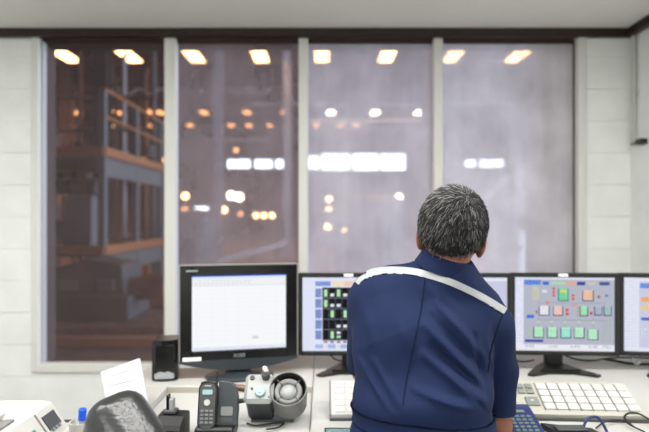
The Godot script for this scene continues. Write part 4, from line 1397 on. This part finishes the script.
func build_left_side() -> void:
	var y := DESK
	# black padded chair
	var top := P(115.0, 391, 1.42)
	var ch := thing("office_chair", "black padded vinyl office chair pushed in before the propped papers", "chair", Vector3(top.x, 0, top.z), Basis(Vector3.UP, deg_to_rad(180.0 - 44.0)))
	var cush := MB.new()
	net(vinyl_field, Vector3(-0.15, -0.26, -0.09), Vector3(0.15, 0.26, 0.09), 0.011, cush)
	var back := part("backrest", cush, M.vinyl, ch)
	back.transform = Transform3D(Basis(Vector3.RIGHT, deg_to_rad(-10)) * Basis(Vector3(0, 0, 1), deg_to_rad(38)), Vector3(0.0, top.y - 0.205, 0.0))
	part("seat", MB.new().prism(rounded(0.34, 0.34, 0.07), -0.04, 0.04), M.vinyl, ch).transform = Transform3D(Basis(Vector3.RIGHT, -PI / 2), Vector3(0, 0.46, 0.17))
	part("back_bar", MB.new().tube([Vector3(0, 0.44, 0.1), Vector3(0, 0.44, -0.06), Vector3(0, 0.70, -0.05)], 0.018, 8), M.chrome, ch)
	part("gas_lift", MB.new().tube([Vector3(0, 0.42, 0.17), Vector3(0, 0.10, 0.17)], 0.025, 10), M.chrome, ch)
	for k in 5:
		var a := TAU * k / 5
		var e := Vector3(cos(a) * 0.17, 0.075, 0.17 + sin(a) * 0.17)
		var leg := part("leg", MB.new().tube([Vector3(0, 0.11, 0.17), e], [0.025, 0.016], 8), M.black_plastic, ch)
		part("castor", MB.new().tube([e + Vector3(0, -0.042, -0.015), e + Vector3(0, -0.042, 0.015)], 0.032, 12), M.black_plastic, leg)
	# propped papers on the left end of the desk
	var A := P(100.5, 372, 1.93)
	var B := P(139.5, 358, 1.96)
	var C := P(150, 412, 1.86)
	var D := P(108, 421, 1.86)
	C.y = y + 0.004
	D.y = y + 0.004
	var pn := (B - A).cross(D - A).normalized()
	if pn.z < 0: pn = -pn
	var pad := thing("paper_pad", "white pad of papers propped up on the end of the desk", "paper pad", Vector3.ZERO)
	var mb := MB.new()
	var back_off := -pn * 0.012
	mb.quad(D, C, B, A)
	mb.quad(A + back_off, B + back_off, C + back_off, D + back_off)
	mb.quad(A, B, B + back_off, A + back_off)
	mb.quad(D + back_off, D, A, A + back_off)
	mb.quad(C, C + back_off, B + back_off, B)
	mb.quad(D, D + back_off, C + back_off, C)
	part("sheets", mb, M.paper, pad)
	for r in [[0.20, 0.16, 0.90], [0.42, 0.10, 0.82]]:
		var l0 := A.lerp(D, r[0])
		var l1 := B.lerp(C, r[0] - 0.04)
		part("ruled_line", MB.new().tube([l0.lerp(l1, r[1]) + pn * 0.0004, l0.lerp(l1, r[2]) + pn * 0.0004], 0.0009, 4), M.pencil_line, pad)
	var bm := A.lerp(B, 0.5).lerp(D.lerp(C, 0.5), 0.3) + back_off
	part("easel_strut", MB.new().tube([bm, Vector3(bm.x, y + 0.006, bm.z - 0.09)], 0.004, 6), M.ivory_plastic, pad)
	# side cabinet that carries the printer, and a low table behind it
	var cab := thing("side_cabinet", "low white cabinet standing under the printer", "cabinet", Vector3(-1.065, 0, -1.27))
	part("carcass", MB.new().box(Vector3(0, 0.355, 0), Vector3(0.68, 0.71, 0.58), 0.004), M.desk_side, cab)
	part("cabinet_top", MB.new().box(Vector3(0, 0.73, 0), Vector3(0.74, 0.04, 0.62), 0.004), M.desk_white, cab)
	for s in [-0.17, 0.17]:
		var dr := part("door", MB.new().box(Vector3(s, 0.37, 0.297), Vector3(0.32, 0.64, 0.018), 0.003), M.desk_white, cab)
		part("handle", MB.new().box(Vector3(s - signf(s) * 0.12, 0.52, 0.313), Vector3(0.012, 0.10, 0.016), 0.003), M.chrome, dr)
	var tb := thing("side_table", "low white side table with a dark strip for the shaded gap behind the printer", "table", Vector3(-1.10, 0, -1.755))
	part("table_top", MB.new().box(Vector3(0, 0.73, 0), Vector3(0.60, 0.04, 0.30), 0.004), M.desk_white, tb)
	part("rear_gap_shade", MB.new().box(Vector3(0, 0.752, -0.147), Vector3(0.60, 0.010, 0.010)), M.dark_grey, tb)  # dark strip painted in for the shaded gap behind the top
	for sx in [-0.26, 0.26]:
		for sz in [-0.11, 0.11]:
			part("leg", MB.new().box(Vector3(sx, 0.355, sz), Vector3(0.04, 0.71, 0.04), 0.003), M.desk_side, tb)
	# printer whose operating side faces the desk
	var pr := thing("laser_printer", "white laser printer with raised lid and small dark display panel", "printer", Vector3(-0.872, 0.7505, -1.29), Basis(Vector3.UP, deg_to_rad(90)))
	part("body", MB.new().box(Vector3(0, 0.075, 0), Vector3(0.42, 0.15, 0.36), 0.02), M.white_plastic, pr)
	var cov := MB.new()
	cov.xf = Transform3D(DEPTHWAYS, Vector3.ZERO)
	cov.prism(PackedVector2Array([Vector2(-0.185, 0.135), Vector2(0.185, 0.135), Vector2(0.185, 0.195), Vector2(0.17, 0.205), Vector2(-0.12, 0.205), Vector2(-0.14, 0.200)]), -0.212, 0.212)
	part("top_cover", cov, M.white_plastic, pr)
	part("lid", MB.new().box(Vector3(-0.06, 0.214, -0.02), Vector3(0.26, 0.018, 0.24), 0.006, Basis(Vector3.RIGHT, deg_to_rad(-3))), M.white_plastic, pr)
	part("paper_slot", MB.new().box(Vector3(-0.06, 0.207, 0.115), Vector3(0.24, 0.006, 0.02), 0.001), M.mid_grey, pr)
	var tl := Basis(Vector3.RIGHT, atan2(0.065, 0.045))
	part("display", MB.new().box(Vector3(0.165, 0.170, 0.163), Vector3(0.06, 0.004, 0.040), 0.001, tl), M.dark_grey, pr)
	part("label_plate", MB.new().box(Vector3(0.06, 0.168, 0.163), Vector3(0.055, 0.003, 0.016), 0.001, tl), M.teal_label, pr)
	part("panel_joint", MB.new().box(Vector3(0.118, 0.170, 0.163), Vector3(0.003, 0.003, 0.070), 0.0, tl), M.mid_grey, pr)
	for k in 3:
		part("button", MB.new().box(Vector3(0.150 + k * 0.016, 0.152, 0.176), Vector3(0.010, 0.004, 0.010), 0.001, tl), M.key_grey, pr)
	part("paper_tray", MB.new().box(Vector3(0, 0.045, 0.185), Vector3(0.36, 0.06, 0.02), 0.006), M.desk_side, pr)
	# pen cup and marker
	var c := P(81, 216, 1.68) * Vector3(1, 0, 1) + Vector3(0, y + 0.0005, 0)
	var cup := thing("pen_cup", "small white pen cup behind the office chair", "cup", c + Vector3(0, 0, 0))
	part("cup_wall", MB.new().lathe([Vector2(0, 0), Vector2(0.032, 0), Vector2(0.032, 0), Vector2(0.034, 0.034), Vector2(0.034, 0.034), Vector2(0.031, 0.034), Vector2(0.031, 0.034), Vector2(0.029, 0.006), Vector2(0, 0.006)], 24), M.white_plastic, cup)
	var mk := thing("marker_pen", "short blue capped marker standing in the white cup", "marker", c + Vector3(0.002, 0.008, 0), Basis(Vector3(0, 0, 1), deg_to_rad(-3)))
	part("barrel", MB.new().lathe([Vector2(0, 0), Vector2(0.009, 0), Vector2(0.009, 0), Vector2(0.0095, 0.04), Vector2(0.0095, 0.04), Vector2(0, 0.04)], 14), M.white_plastic, mk)
	part("cap", MB.new().lathe([Vector2(0, 0.03), Vector2(0.0115, 0.03), Vector2(0.0115, 0.03), Vector2(0.0115, 0.060), Vector2(0.010, 0.064), Vector2(0, 0.065)], 14), M.marker_blue, mk)

# ------------------------------------------------------------------ the man at the desk
var w_l := P(399, 412, 1.42)
var w_r := P(440, 412, 1.42)
var c_l := P(401, 335, 1.49)
var c_r := P(445, 338, 1.49)
var s_l := P(387, 297, 1.52)
var s_r := P(474, 312, 1.50)
var n_b := P(447, 283, 1.50)
var a_l := P(374, 303, 1.53)
var e_l := P(366.5, 370, 1.66)
var a_r := P(489, 326, 1.49)
var m_r := P(497.5, 370, 1.52)
var e_r := P(498.5, 425, 1.52)
var h_l := P(398, 458, 1.41)
var h_r := P(447, 458, 1.41)
var wr_l := Vector3(0.182, 0.880, -1.83)
var wr_r := Vector3(0.495, 0.838, -1.655)
var cut_l := P(352, 367, 1.64)
var cut_r := P(498.5, 412, 1.52)
var folds := []
var wrinkle: FastNoiseLite

func torso(p: Vector3, thin: float) -> float:
	var d := cap(p, w_l, c_l, 0.106 - thin, 0.122 - thin)
	d = smin(d, cap(p, w_r, c_r, 0.115 - thin, 0.120 - thin), 0.07)
	d = smin(d, cap(p, c_l, s_l, 0.122 - thin, 0.075 - thin * 0.7), 0.05)
	d = smin(d, cap(p, c_r, s_r, 0.120 - thin, 0.070 - thin * 0.7), 0.05)
	d = smin(d, cap(p, s_l, n_b, 0.072 - thin * 0.7, 0.078 - thin * 0.7), 0.04)
	d = smin(d, cap(p, s_r, n_b, 0.066 - thin * 0.7, 0.078 - thin * 0.7), 0.04)
	d = smin(d, cap(p, w_l, h_l, 0.106 - thin, 0.120 - thin), 0.04)
	return smin(d, cap(p, w_r, h_r, 0.115 - thin, 0.120 - thin), 0.06)

func bagged(p: Vector3) -> float:
	var d := torso(p, 0.0)
	# cloth bags a little over the waistband
	var yb := 0.953 + (p.x - 0.237) * 0.05
	var kb := (p.y - yb - 0.050) / 0.028
	d -= 0.006 * exp(-kb * kb)
	kb = (p.y - yb) / 0.016
	return d + 0.004 * exp(-kb * kb)

func jacket(p: Vector3) -> float:
	var d := bagged(p)
	# sleeves, open at the lower end
	var l := cap(p, a_l, e_l, 0.072, 0.058)
	l = maxf(l, (p - cut_l).dot((e_l - a_l).normalized()))
	var r := smin(cap(p, a_r, m_r, 0.066, 0.050), cap(p, m_r, e_r, 0.050, 0.044), 0.02)
	r = maxf(r, (p - cut_r).dot((e_r - m_r).normalized()))
	d = smin(d, l, 0.035)
	d = smin(d, r, 0.012)
	if absf(d) < 0.05:
		if p.z > -1.52:
			for f in folds:
				var a: Vector2 = f[0]
				var ba: Vector2 = f[1]
				var q := Vector2(p.x, p.y) - a
				var t := clampf(q.dot(ba) / ba.length_squared(), 0.0, 1.0)
				var u: float = (q - ba * t).length_squared() / (f[3] * f[3])
				if u < 6.0:
					d -= f[2] * exp(-u) * sin(PI * clampf(t * 0.8 + 0.15, 0, 1))
		d += 0.0035 * wrinkle.get_noise_3d(p.x * 100.0, p.y * 60.0, p.z * 100.0)
		# hem cut below the waistband
	return maxf(d, 0.885 - p.y)

func trousers(p: Vector3) -> float:
	var d := cap(p, h_l + Vector3(0, 0.12, 0), h_l, 0.112, 0.118)
	d = smin(d, cap(p, h_r + Vector3(0, 0.12, 0), h_r, 0.112, 0.118), 0.06)
	var kl := Vector3(0.14, 0.47, -1.46)
	var kr := Vector3(0.37, 0.47, -1.45)
	d = smin(d, smin(cap(p, h_l, kl, 0.115, 0.082), cap(p, kl, Vector3(0.13, 0.05, -1.36), 0.082, 0.066), 0.03), 0.05)
	d = smin(d, smin(cap(p, h_r, kr, 0.115, 0.082), cap(p, kr, Vector3(0.39, 0.05, -1.34), 0.082, 0.066), 0.03), 0.03)
	d += 0.004 * wrinkle.get_noise_3d(p.x * 60.0, p.y * 40.0, p.z * 60.0)
	return maxf(maxf(d, p.y - 0.935), 0.055 - p.y)

func grad(f: Callable, p: Vector3) -> Vector3:
	var h := 0.004
	return Vector3(f.call(p + Vector3(h, 0, 0)) - f.call(p - Vector3(h, 0, 0)), f.call(p + Vector3(0, h, 0)) - f.call(p - Vector3(0, h, 0)), f.call(p + Vector3(0, 0, h)) - f.call(p - Vector3(0, 0, h))).normalized()

func march(f: Callable, o: Vector3, dir: Vector3) -> Vector3:
	var t := 0.0
	for i in 160:
		var d: float = f.call(o + dir * t)
		if d < 0.0004 or t > 1.5:
			break
		t += maxf(d * 0.7, 0.0004)
	return o + dir * t

# a strip of cloth lying on a surface; rows of points already on the surface
func cloth_strip(f: Callable, rows: Array, proud: float, closed: bool) -> MB:
	var mb := MB.new()
	var m: int = rows[0].size()
	var start := 0
	var full := []
	for r in rows:
		var q := []
		for p in r:
			var g := grad(f, p)
			q.append([p + g * proud, g])
		full.append(q)
	var first := []
	var last := []
	for k in m:
		first.append([full[0][k][0] - full[0][k][1] * (proud + 0.004), full[0][k][1]])
		last.append([full[-1][k][0] - full[-1][k][1] * (proud + 0.004), full[-1][k][1]])
	full.push_front(first)
	full.append(last)
	for r in full:
		for q in r:
			mb.vert(q[0], q[1])
	var cols := m if closed else m - 1
	for r in full.size() - 1:
		for k in cols:
			var a := start + r * m + k
			var b := start + r * m + (k + 1) % m
			var c := a + m
			var d := b + m
			var nn := (mb.v[b] - mb.v[a]).cross(mb.v[c] - mb.v[a])
			if nn.dot(mb.n[a]) > 0:
				mb.ix.append_array([a, c, b, b, c, d])
			else:
				mb.ix.append_array([a, b, c, b, d, c])
	return mb

# points of a picture curve laid onto a surface from the camera side
func lay(f: Callable, pts: Array, per: int, offs: Array, d0: float) -> Array:
	var path := []
	for i in pts.size() - 1:
		var p0: Vector2 = pts[maxi(i - 1, 0)]
		var p1: Vector2 = pts[i]
		var p2: Vector2 = pts[i + 1]
		var p3: Vector2 = pts[mini(i + 2, pts.size() - 1)]
		for k in per:
			path.append(p1.cubic_interpolate(p2, p0, p3, float(k) / per))
	path.append(pts[-1])
	var rows := []
	for o in offs:
		var row := []
		for i in path.size():
			var t: Vector2 = (path[mini(i + 1, path.size() - 1)] - path[maxi(i - 1, 0)]).normalized()
			var q: Vector2 = path[i] + Vector2(-t.y, t.x) * o
			var a := P(q.x, q.y, d0)
			var hit := march(f, a, (a - Vector3(0, EYE, 0)).normalized())
			if f.call(hit) > 0.003:   # past the outline: lay it on the nearest cloth
				hit = P(q.x, q.y, 1.5)
				for s in 6:
					hit -= grad(f, hit) * f.call(hit) * 0.9
			row.append(hit)
		rows.append(row)
	return rows

# ---- head, in its own axes: x right, y up, face towards -z
func head_field(p: Vector3) -> float:
	var d := ell(p - Vector3(0, 0.008, 0.006), Vector3(0.077, 0.090, 0.095))
	d = smin(d, ell(p - Vector3(0, -0.062, -0.036), Vector3(0.056, 0.062, 0.058)), 0.035)
	d = smin(d, ell(p - Vector3(0, -0.030, -0.060), Vector3(0.050, 0.055, 0.036)), 0.02)
	d = smin(d, cap(p, Vector3(0, -0.06, 0.022), Vector3(-0.014, -0.128, 0.002), 0.056, 0.056), 0.025)
	# brow, nose, chin, lips
	d = smin(d, cap(p, Vector3(-0.035, 0.012, -0.082), Vector3(0.035, 0.012, -0.082), 0.010, 0.010), 0.012)
	d = smin(d, cap(p, Vector3(0, 0.000, -0.090), Vector3(0, -0.038, -0.110), 0.007, 0.011), 0.010)
	d = smin(d, cap(p, Vector3(-0.011, -0.040, -0.098), Vector3(0.011, -0.040, -0.098), 0.007, 0.007), 0.006)
	d = smin(d, cap(p, Vector3(-0.016, -0.070, -0.089), Vector3(0.016, -0.070, -0.089), 0.006, 0.006), 0.006)
	d = smin(d, ell(p - Vector3(0, -0.104, -0.074), Vector3(0.020, 0.016, 0.018)), 0.015)
	for s in [-1.0, 1.0]:
		d = maxf(d, 0.013 - (p - Vector3(s * 0.031, -0.006, -0.094)).length())
		# ear: a tilted shell with a hollow
		var q: Vector3 = p - Vector3(s * 0.079, -0.040, 0.010)
		var e := ell(Vector3(q.x - s * q.z * 0.35, q.y, q.z - q.y * 0.2), Vector3(0.010, 0.033, 0.019))
		e = maxf(e, 0.011 - (q - Vector3(s * 0.014, 0.004, -0.003)).length())
		d = smin(d, e, 0.008)
	return d

func hairline(z: float) -> float:
	var t := clampf((z + 0.062) / 0.140, 0.0, 1.0)
	return lerpf(0.062, -0.086, t * t * (1.6 - 0.6 * t))

func hair_field(p: Vector3) -> float:
	var q := p - Vector3(0, 0.008, 0.006)
	var d := ell(q, Vector3(0.088, 0.101, 0.106))
	d = smin(d, ell(p - Vector3(0, -0.040, 0.035), Vector3(0.074, 0.055, 0.068)), 0.03)
	var c := hairline(p.z) - p.y + absf(p.x) * 0.12
	# clear of the ears
	for s in [-1.0, 1.0]:
		c = maxf(c, 0.034 - (p - Vector3(s * 0.088, -0.048, 0.004)).length())
	return maxf(d, c * 0.85)

# ---- hand: palm down, fingers towards -z, x from thumb side (sign s) to little finger
var hand_s := 1.0
func hand_field(p: Vector3) -> float:
	var s := hand_s
	var d := cap(p, Vector3(0, 0.004, 0.03), Vector3(0, 0.004, -0.004), 0.029, 0.027)
	for k in 4:
		var x: float = s * (-0.030 + k * 0.020)
		d = smin(d, cap(p, Vector3(x * 0.55, 0.004, -0.01), Vector3(x, 0.004, -0.082), 0.015, 0.0115), 0.016)
	var fing := 1e9
	var lens := [0.068, 0.078, 0.072, 0.056]
	for k in 4:
		var x: float = s * (-0.030 + k * 0.020)
		var L: float = lens[k]
		var sp: float = x * 0.12
		var a := Vector3(x, 0.004, -0.080)
		var b := a + Vector3(sp, 0.010, -L * 0.45)
		var c := b + Vector3(sp * 0.5, -0.006, -L * 0.32)
		var e := c + Vector3(sp * 0.3, -0.012, -L * 0.20)
		fing = minf(fing, smin(cap(p, a, b, 0.0098, 0.0090), smin(cap(p, b, c, 0.0090, 0.0082), cap(p, c, e, 0.0082, 0.0072), 0.003), 0.003))
	d = smin(d, fing, 0.006)
	var t0 := Vector3(-s * 0.022, 0.000, -0.018)
	var t1 := Vector3(-s * 0.052, -0.001, -0.048)
	var t2 := Vector3(-s * 0.064, -0.004, -0.078)
	var t3 := Vector3(-s * 0.066, -0.008, -0.100)
	return smin(d, smin(cap(p, t0, t1, 0.016, 0.0115), smin(cap(p, t1, t2, 0.0115, 0.0100), cap(p, t2, t3, 0.0100, 0.0085), 0.003), 0.004), 0.010)

func arms_field(p: Vector3) -> float:
	var d := smin(cap(p, a_l, e_l, 0.050, 0.041), cap(p, e_l, wr_l, 0.041, 0.027), 0.02)
	var r := smin(cap(p, m_r, e_r, 0.038, 0.0335), cap(p, e_r, wr_r, 0.0335, 0.027), 0.015)
	return minf(d, r)

func core_field(p: Vector3) -> float:
	var d := torso(p, 0.035)
	d = smin(d, cap(p, h_l, Vector3(0.14, 0.47, -1.46), 0.075, 0.05), 0.03)
	d = smin(d, cap(p, h_r, Vector3(0.37, 0.47, -1.45), 0.075, 0.05), 0.03)
	d = minf(d, cap(p, Vector3(0.14, 0.47, -1.46), Vector3(0.13, 0.06, -1.36), 0.05, 0.038))
	d = minf(d, cap(p, Vector3(0.37, 0.47, -1.45), Vector3(0.39, 0.06, -1.34), 0.05, 0.038))
	return d

func hand_frame(wrist: Vector3, towards: Vector3) -> Transform3D:
	var z := -towards.normalized()
	var x := Vector3.UP.cross(z).normalized()
	return Transform3D(Basis(x, z.cross(x), z), wrist + towards.normalized() * 0.03)

func build_person() -> void:
	wrinkle = FastNoiseLite.new()
	wrinkle.seed = 5
	wrinkle.frequency = 0.10
	wrinkle.fractal_octaves = 2
	for f in [[440, 306, 486, 360, 0.016, 0.011], [426, 326, 486, 388, 0.015, 0.011], [424, 354, 482, 400, 0.018, 0.012], [434, 318, 486, 374, -0.010, 0.008], [432, 344, 478, 386, -0.010, 0.008], [412, 384, 468, 402, 0.012, 0.009], [361, 366, 388, 402, 0.015, 0.009], [374, 362, 398, 400, 0.009, 0.008], [368, 372, 392, 404, -0.008, 0.006], [398, 320, 410, 350, 0.004, 0.016], [430, 290, 470, 318, 0.005, 0.012], [476, 338, 487, 400, -0.012, 0.009], [492, 345, 506, 400, 0.006, 0.009], [366, 310, 372, 350, 0.005, 0.014], [452, 372, 484, 408, -0.006, 0.008]]:
		var a := P(f[0], f[1], 1.36)
		var b := P(f[2], f[3], 1.36)
		folds.append([Vector2(a.x, a.y), Vector2(b.x - a.x, b.y - a.y), f[4] * 1.1, f[5]])
	var t := thing("person", "man in navy coverall with a reflective stripe leaning over the console", "person", Vector3.ZERO)
	# body
	var hc := P(452.5, 227.5, 1.50)
	var hb := Basis(Vector3(0, 0, 1), deg_to_rad(-7)) * Basis(Vector3.UP, deg_to_rad(-14)) * Basis(Vector3.RIGHT, deg_to_rad(-6))
	var skin := MB.new()
	skin.xf = Transform3D(hb, hc)
	net(head_field, Vector3(-0.11, -0.175, -0.14), Vector3(0.11, 0.115, 0.12), 0.0042, skin)
	skin.xf = Transform3D()
	net(core_field, Vector3(-0.02, 0.0, -1.68), Vector3(0.62, 1.32, -1.22), 0.02, skin)
	net(arms_field, Vector3(0.04, 0.86, -1.90), Vector3(0.21, 1.32, -1.46), 0.009, skin)
	net(arms_field, Vector3(0.40, 0.79, -1.74), Vector3(0.58, 1.08, -1.44), 0.007, skin)
	hand_s = -1.0
	skin.xf = hand_frame(wr_l, Vector3(0.10, -0.12, -1))
	net(hand_field, Vector3(-0.10, -0.05, -0.20), Vector3(0.10, 0.05, 0.075), 0.0034, skin)
	hand_s = 1.0
	skin.xf = hand_frame(wr_r, Vector3(0.08, -0.10, -1))
	net(hand_field, Vector3(-0.10, -0.05, -0.20), Vector3(0.10, 0.05, 0.075), 0.0034, skin)
	skin.xf = Transform3D()
	var body := part("body", skin, M.skin, t)
	body.set_meta("label", "tanned skin of neck, ears and forearm")
	var hx := Transform3D(hb, hc)
	for s in [-1.0, 1.0]:
		var sm := SphereMesh.new()
		sm.radius = 0.0125
		sm.height = 0.025
		sm.material = M.eye
		part_mesh("eye", sm, body, hx * Transform3D(Basis(), Vector3(s * 0.031, -0.006, -0.078)))
	var lips := MB.new()
	lips.xf = hx
	lips.tube([Vector3(-0.022, -0.071, -0.0915), Vector3(0, -0.070, -0.0965), Vector3(0.022, -0.071, -0.0915)], [0.002, 0.005, 0.002], 8)
	part("lips", lips, M.lip, body)
	# hair: a close cap and thousands of short strands in one part
	var hm := MB.new()
	hm.xf = hx
	net(hair_field, Vector3(-0.12, -0.13, -0.125), Vector3(0.12, 0.125, 0.125), 0.005, hm)
	var hair := part("hair", hm, M.hair_base, t)
	hair.set_meta("label", "short dark hair streaked with grey")
	part("strands", hair_strands(hx), M.hair_strand, hair).set_meta("kind", "stuff")
	# clothing
	var jm := MB.new()
	net(jacket, Vector3(0.02, 0.87, -1.76), Vector3(0.56, 1.38, -1.22), 0.0075, jm)
	var jk := part("coverall_top", jm, M.navy, t)
	jk.set_meta("label", "navy work coverall with short sleeves")
	var st := part("reflective_stripe", cloth_strip(jacket, lay(jacket, [Vector2(356.5, 283), Vector2(362, 277.5), Vector2(374, 272.5), Vector2(390, 270.5), Vector2(410, 271.5), Vector2(430, 275.5), Vector2(450, 282), Vector2(470, 291), Vector2(490, 302), Vector2(505, 311.5)], 6, [-3.3, -1.1, 1.1, 3.3], 1.15), 0.0025, false), M.stripe, jk)
	st.set_meta("label", "silver reflective stripe across the shoulders")
	part("back_seam", cloth_strip(jacket, lay(jacket, [Vector2(425, 279), Vector2(421, 310), Vector2(414, 345), Vector2(407, 378), Vector2(403, 405)], 8, [-0.5, 0.5], 1.15), 0.0012, false), M.navy_seam, jk)
	part("armhole_seam", cloth_strip(jacket, lay(jacket, [Vector2(503, 313), Vector2(497, 330), Vector2(491, 350), Vector2(488, 372)], 8, [-0.5, 0.5], 1.15), 0.0012, false), M.navy_seam, jk)
	# waistband all round
	var rows := []
	var seams := [[], [], [], []]
	var wc := (w_l + w_r) / 2 + Vector3(0, 0, 0)
	for k in 5:
		var row := []
		for i in 72:
			var a := TAU * i / 72
			var dir := Vector3(cos(a) * 1.3, 0, sin(a)).normalized()
			var o := Vector3(wc.x, 0.942 - (wc.x - (wc.x + dir.x * 0.17)) * -0.06 + (k - 2) * 0.0085, wc.z)
			row.append(march(bagged, o + dir * 0.5, -dir))
		rows.append(row)
	part("waistband", cloth_strip(bagged, rows, 0.0045, true), M.navy, jk)
	for k in [0, 4]:
		var two := [[], []]
		for i in 72:
			var p: Vector3 = rows[k][i]
			two[0].append(p + Vector3(0, (0.0 if k == 0 else 0.0016), 0))
			two[1].append(p + Vector3(0, (-0.0016 if k == 0 else 0.0), 0))
		part("band_seam", cloth_strip(bagged, two, 0.0057, true), M.navy_seam, jk)
	# collar
	var cm := MB.new()
	var cu := Vector3(0.26, 0.93, 0.20).normalized()
	var cz := (Vector3(0, 0, 1) - cu * cu.z).normalized()
	cm.xf = Transform3D(Basis(cu.cross(cz), cu, cz), P(445.0, 262.5, 1.49))
	cm.lathe([Vector2(0.077, -0.018), Vector2(0.074, -0.010), Vector2(0.069, 0.008), Vector2(0.065, 0.021), Vector2(0.062, 0.023), Vector2(0.059, 0.018), Vector2(0.058, -0.03)], 48, 1.0, 1.06)
	part("collar", cm, M.navy, jk)
	# sleeve hems
	for h in [[cut_l, (e_l - a_l).normalized(), a_l.lerp(e_l, 0.88), 0.0605], [cut_r, (e_r - m_r).normalized(), m_r.lerp(e_r, 0.70), 0.0465]]:
		var pts := []
		var ax: Vector3 = h[1]
		var c: Vector3 = h[2] + ax * ((h[0] - h[2]).dot(ax) - 0.006)
		pts = [c - ax * 0.006, c + ax * 0.006]
		part("sleeve_hem", MB.new().tube(pts, h[3], 28, false), M.navy, jk)
	var tm := MB.new()
	net(trousers, Vector3(-0.02, 0.03, -1.62), Vector3(0.55, 0.96, -1.22), 0.014, tm)
	part("coverall_trousers", tm, M.navy, t)
	for s in [[0.13, -1.40, 8.0], [0.39, -1.38, -10.0]]:
		var sh := MB.new()
		net(shoe_field, Vector3(-0.07, -0.01, -0.18), Vector3(0.07, 0.12, 0.12), 0.009, sh)
		part("shoe", sh, M.shoe, t).transform = Transform3D(Basis(Vector3.UP, deg_to_rad(s[2])), Vector3(s[0], 0, s[1]))

func shoe_field(p: Vector3) -> float:
	var d := smin(cap(p, Vector3(0, 0.04, 0.06), Vector3(0, 0.035, -0.12), 0.042, 0.040), cap(p, Vector3(0, 0.04, 0.04), Vector3(0, 0.10, 0.05), 0.042, 0.040), 0.03)
	return maxf(d, 0.001 - p.y)

func hair_strands(hx: Transform3D) -> MB:
	rng.seed = 404
	var mb := MB.new()
	mb.xf = hx
	var whorl := Vector3(0.030, 0.075, 0.070)
	for i in 9500:
		var dir := Vector3(rng.randfn(), rng.randfn(), rng.randfn()).normalized()
		var o := Vector3(0, -0.005, 0.012)
		var p := march(hair_field, o + dir * 0.2, -dir)
		if hair_field(p) > 0.002 or p.y < hairline(p.z) + absf(p.x) * 0.12 + 0.003:
			continue
		var n := grad(hair_field, p)
		if p.z < -0.05 and p.y < 0.04:
			continue
		var away := p - whorl
		var flow := (away - n * away.dot(n))
		flow = flow.normalized() if flow.length() > 0.004 else n.cross(Vector3(rng.randfn(), rng.randfn(), rng.randfn())).normalized()
		flow = (flow + Vector3(0, -0.45, 0) * clampf(1.0 - n.y, 0, 1) + n.cross(flow) * rng.randfn() * 0.30).normalized()
		var lift := 0.18 + 0.22 * clampf(n.y, 0, 1) + absf(rng.randfn()) * 0.12
		var L := rng.randf_range(0.012, 0.024) * (0.75 if p.y < -0.03 else 1.0)
		var r := rng.randf_range(0.0005, 0.0009)
		var p1 := p + (flow + n * lift).normalized() * L * 0.5
		var p2 := p1 + (flow * 1.05 + n * lift * 0.25).normalized() * L * 0.5
		var g := rng.randf()
		var share := 0.22 + 0.16 * clampf(n.y, 0, 1)
		var v := rng.randf_range(0.09, 0.30) if g < share else rng.randf_range(0.006, 0.022)
		mb.tint = Color(v, v, v * 0.98)
		mb.tube([p - n * 0.001, p1, p2], [r, r * 0.9, r * 0.3], 3, false)
	mb.tint = Color(1, 1, 1)
	return mb
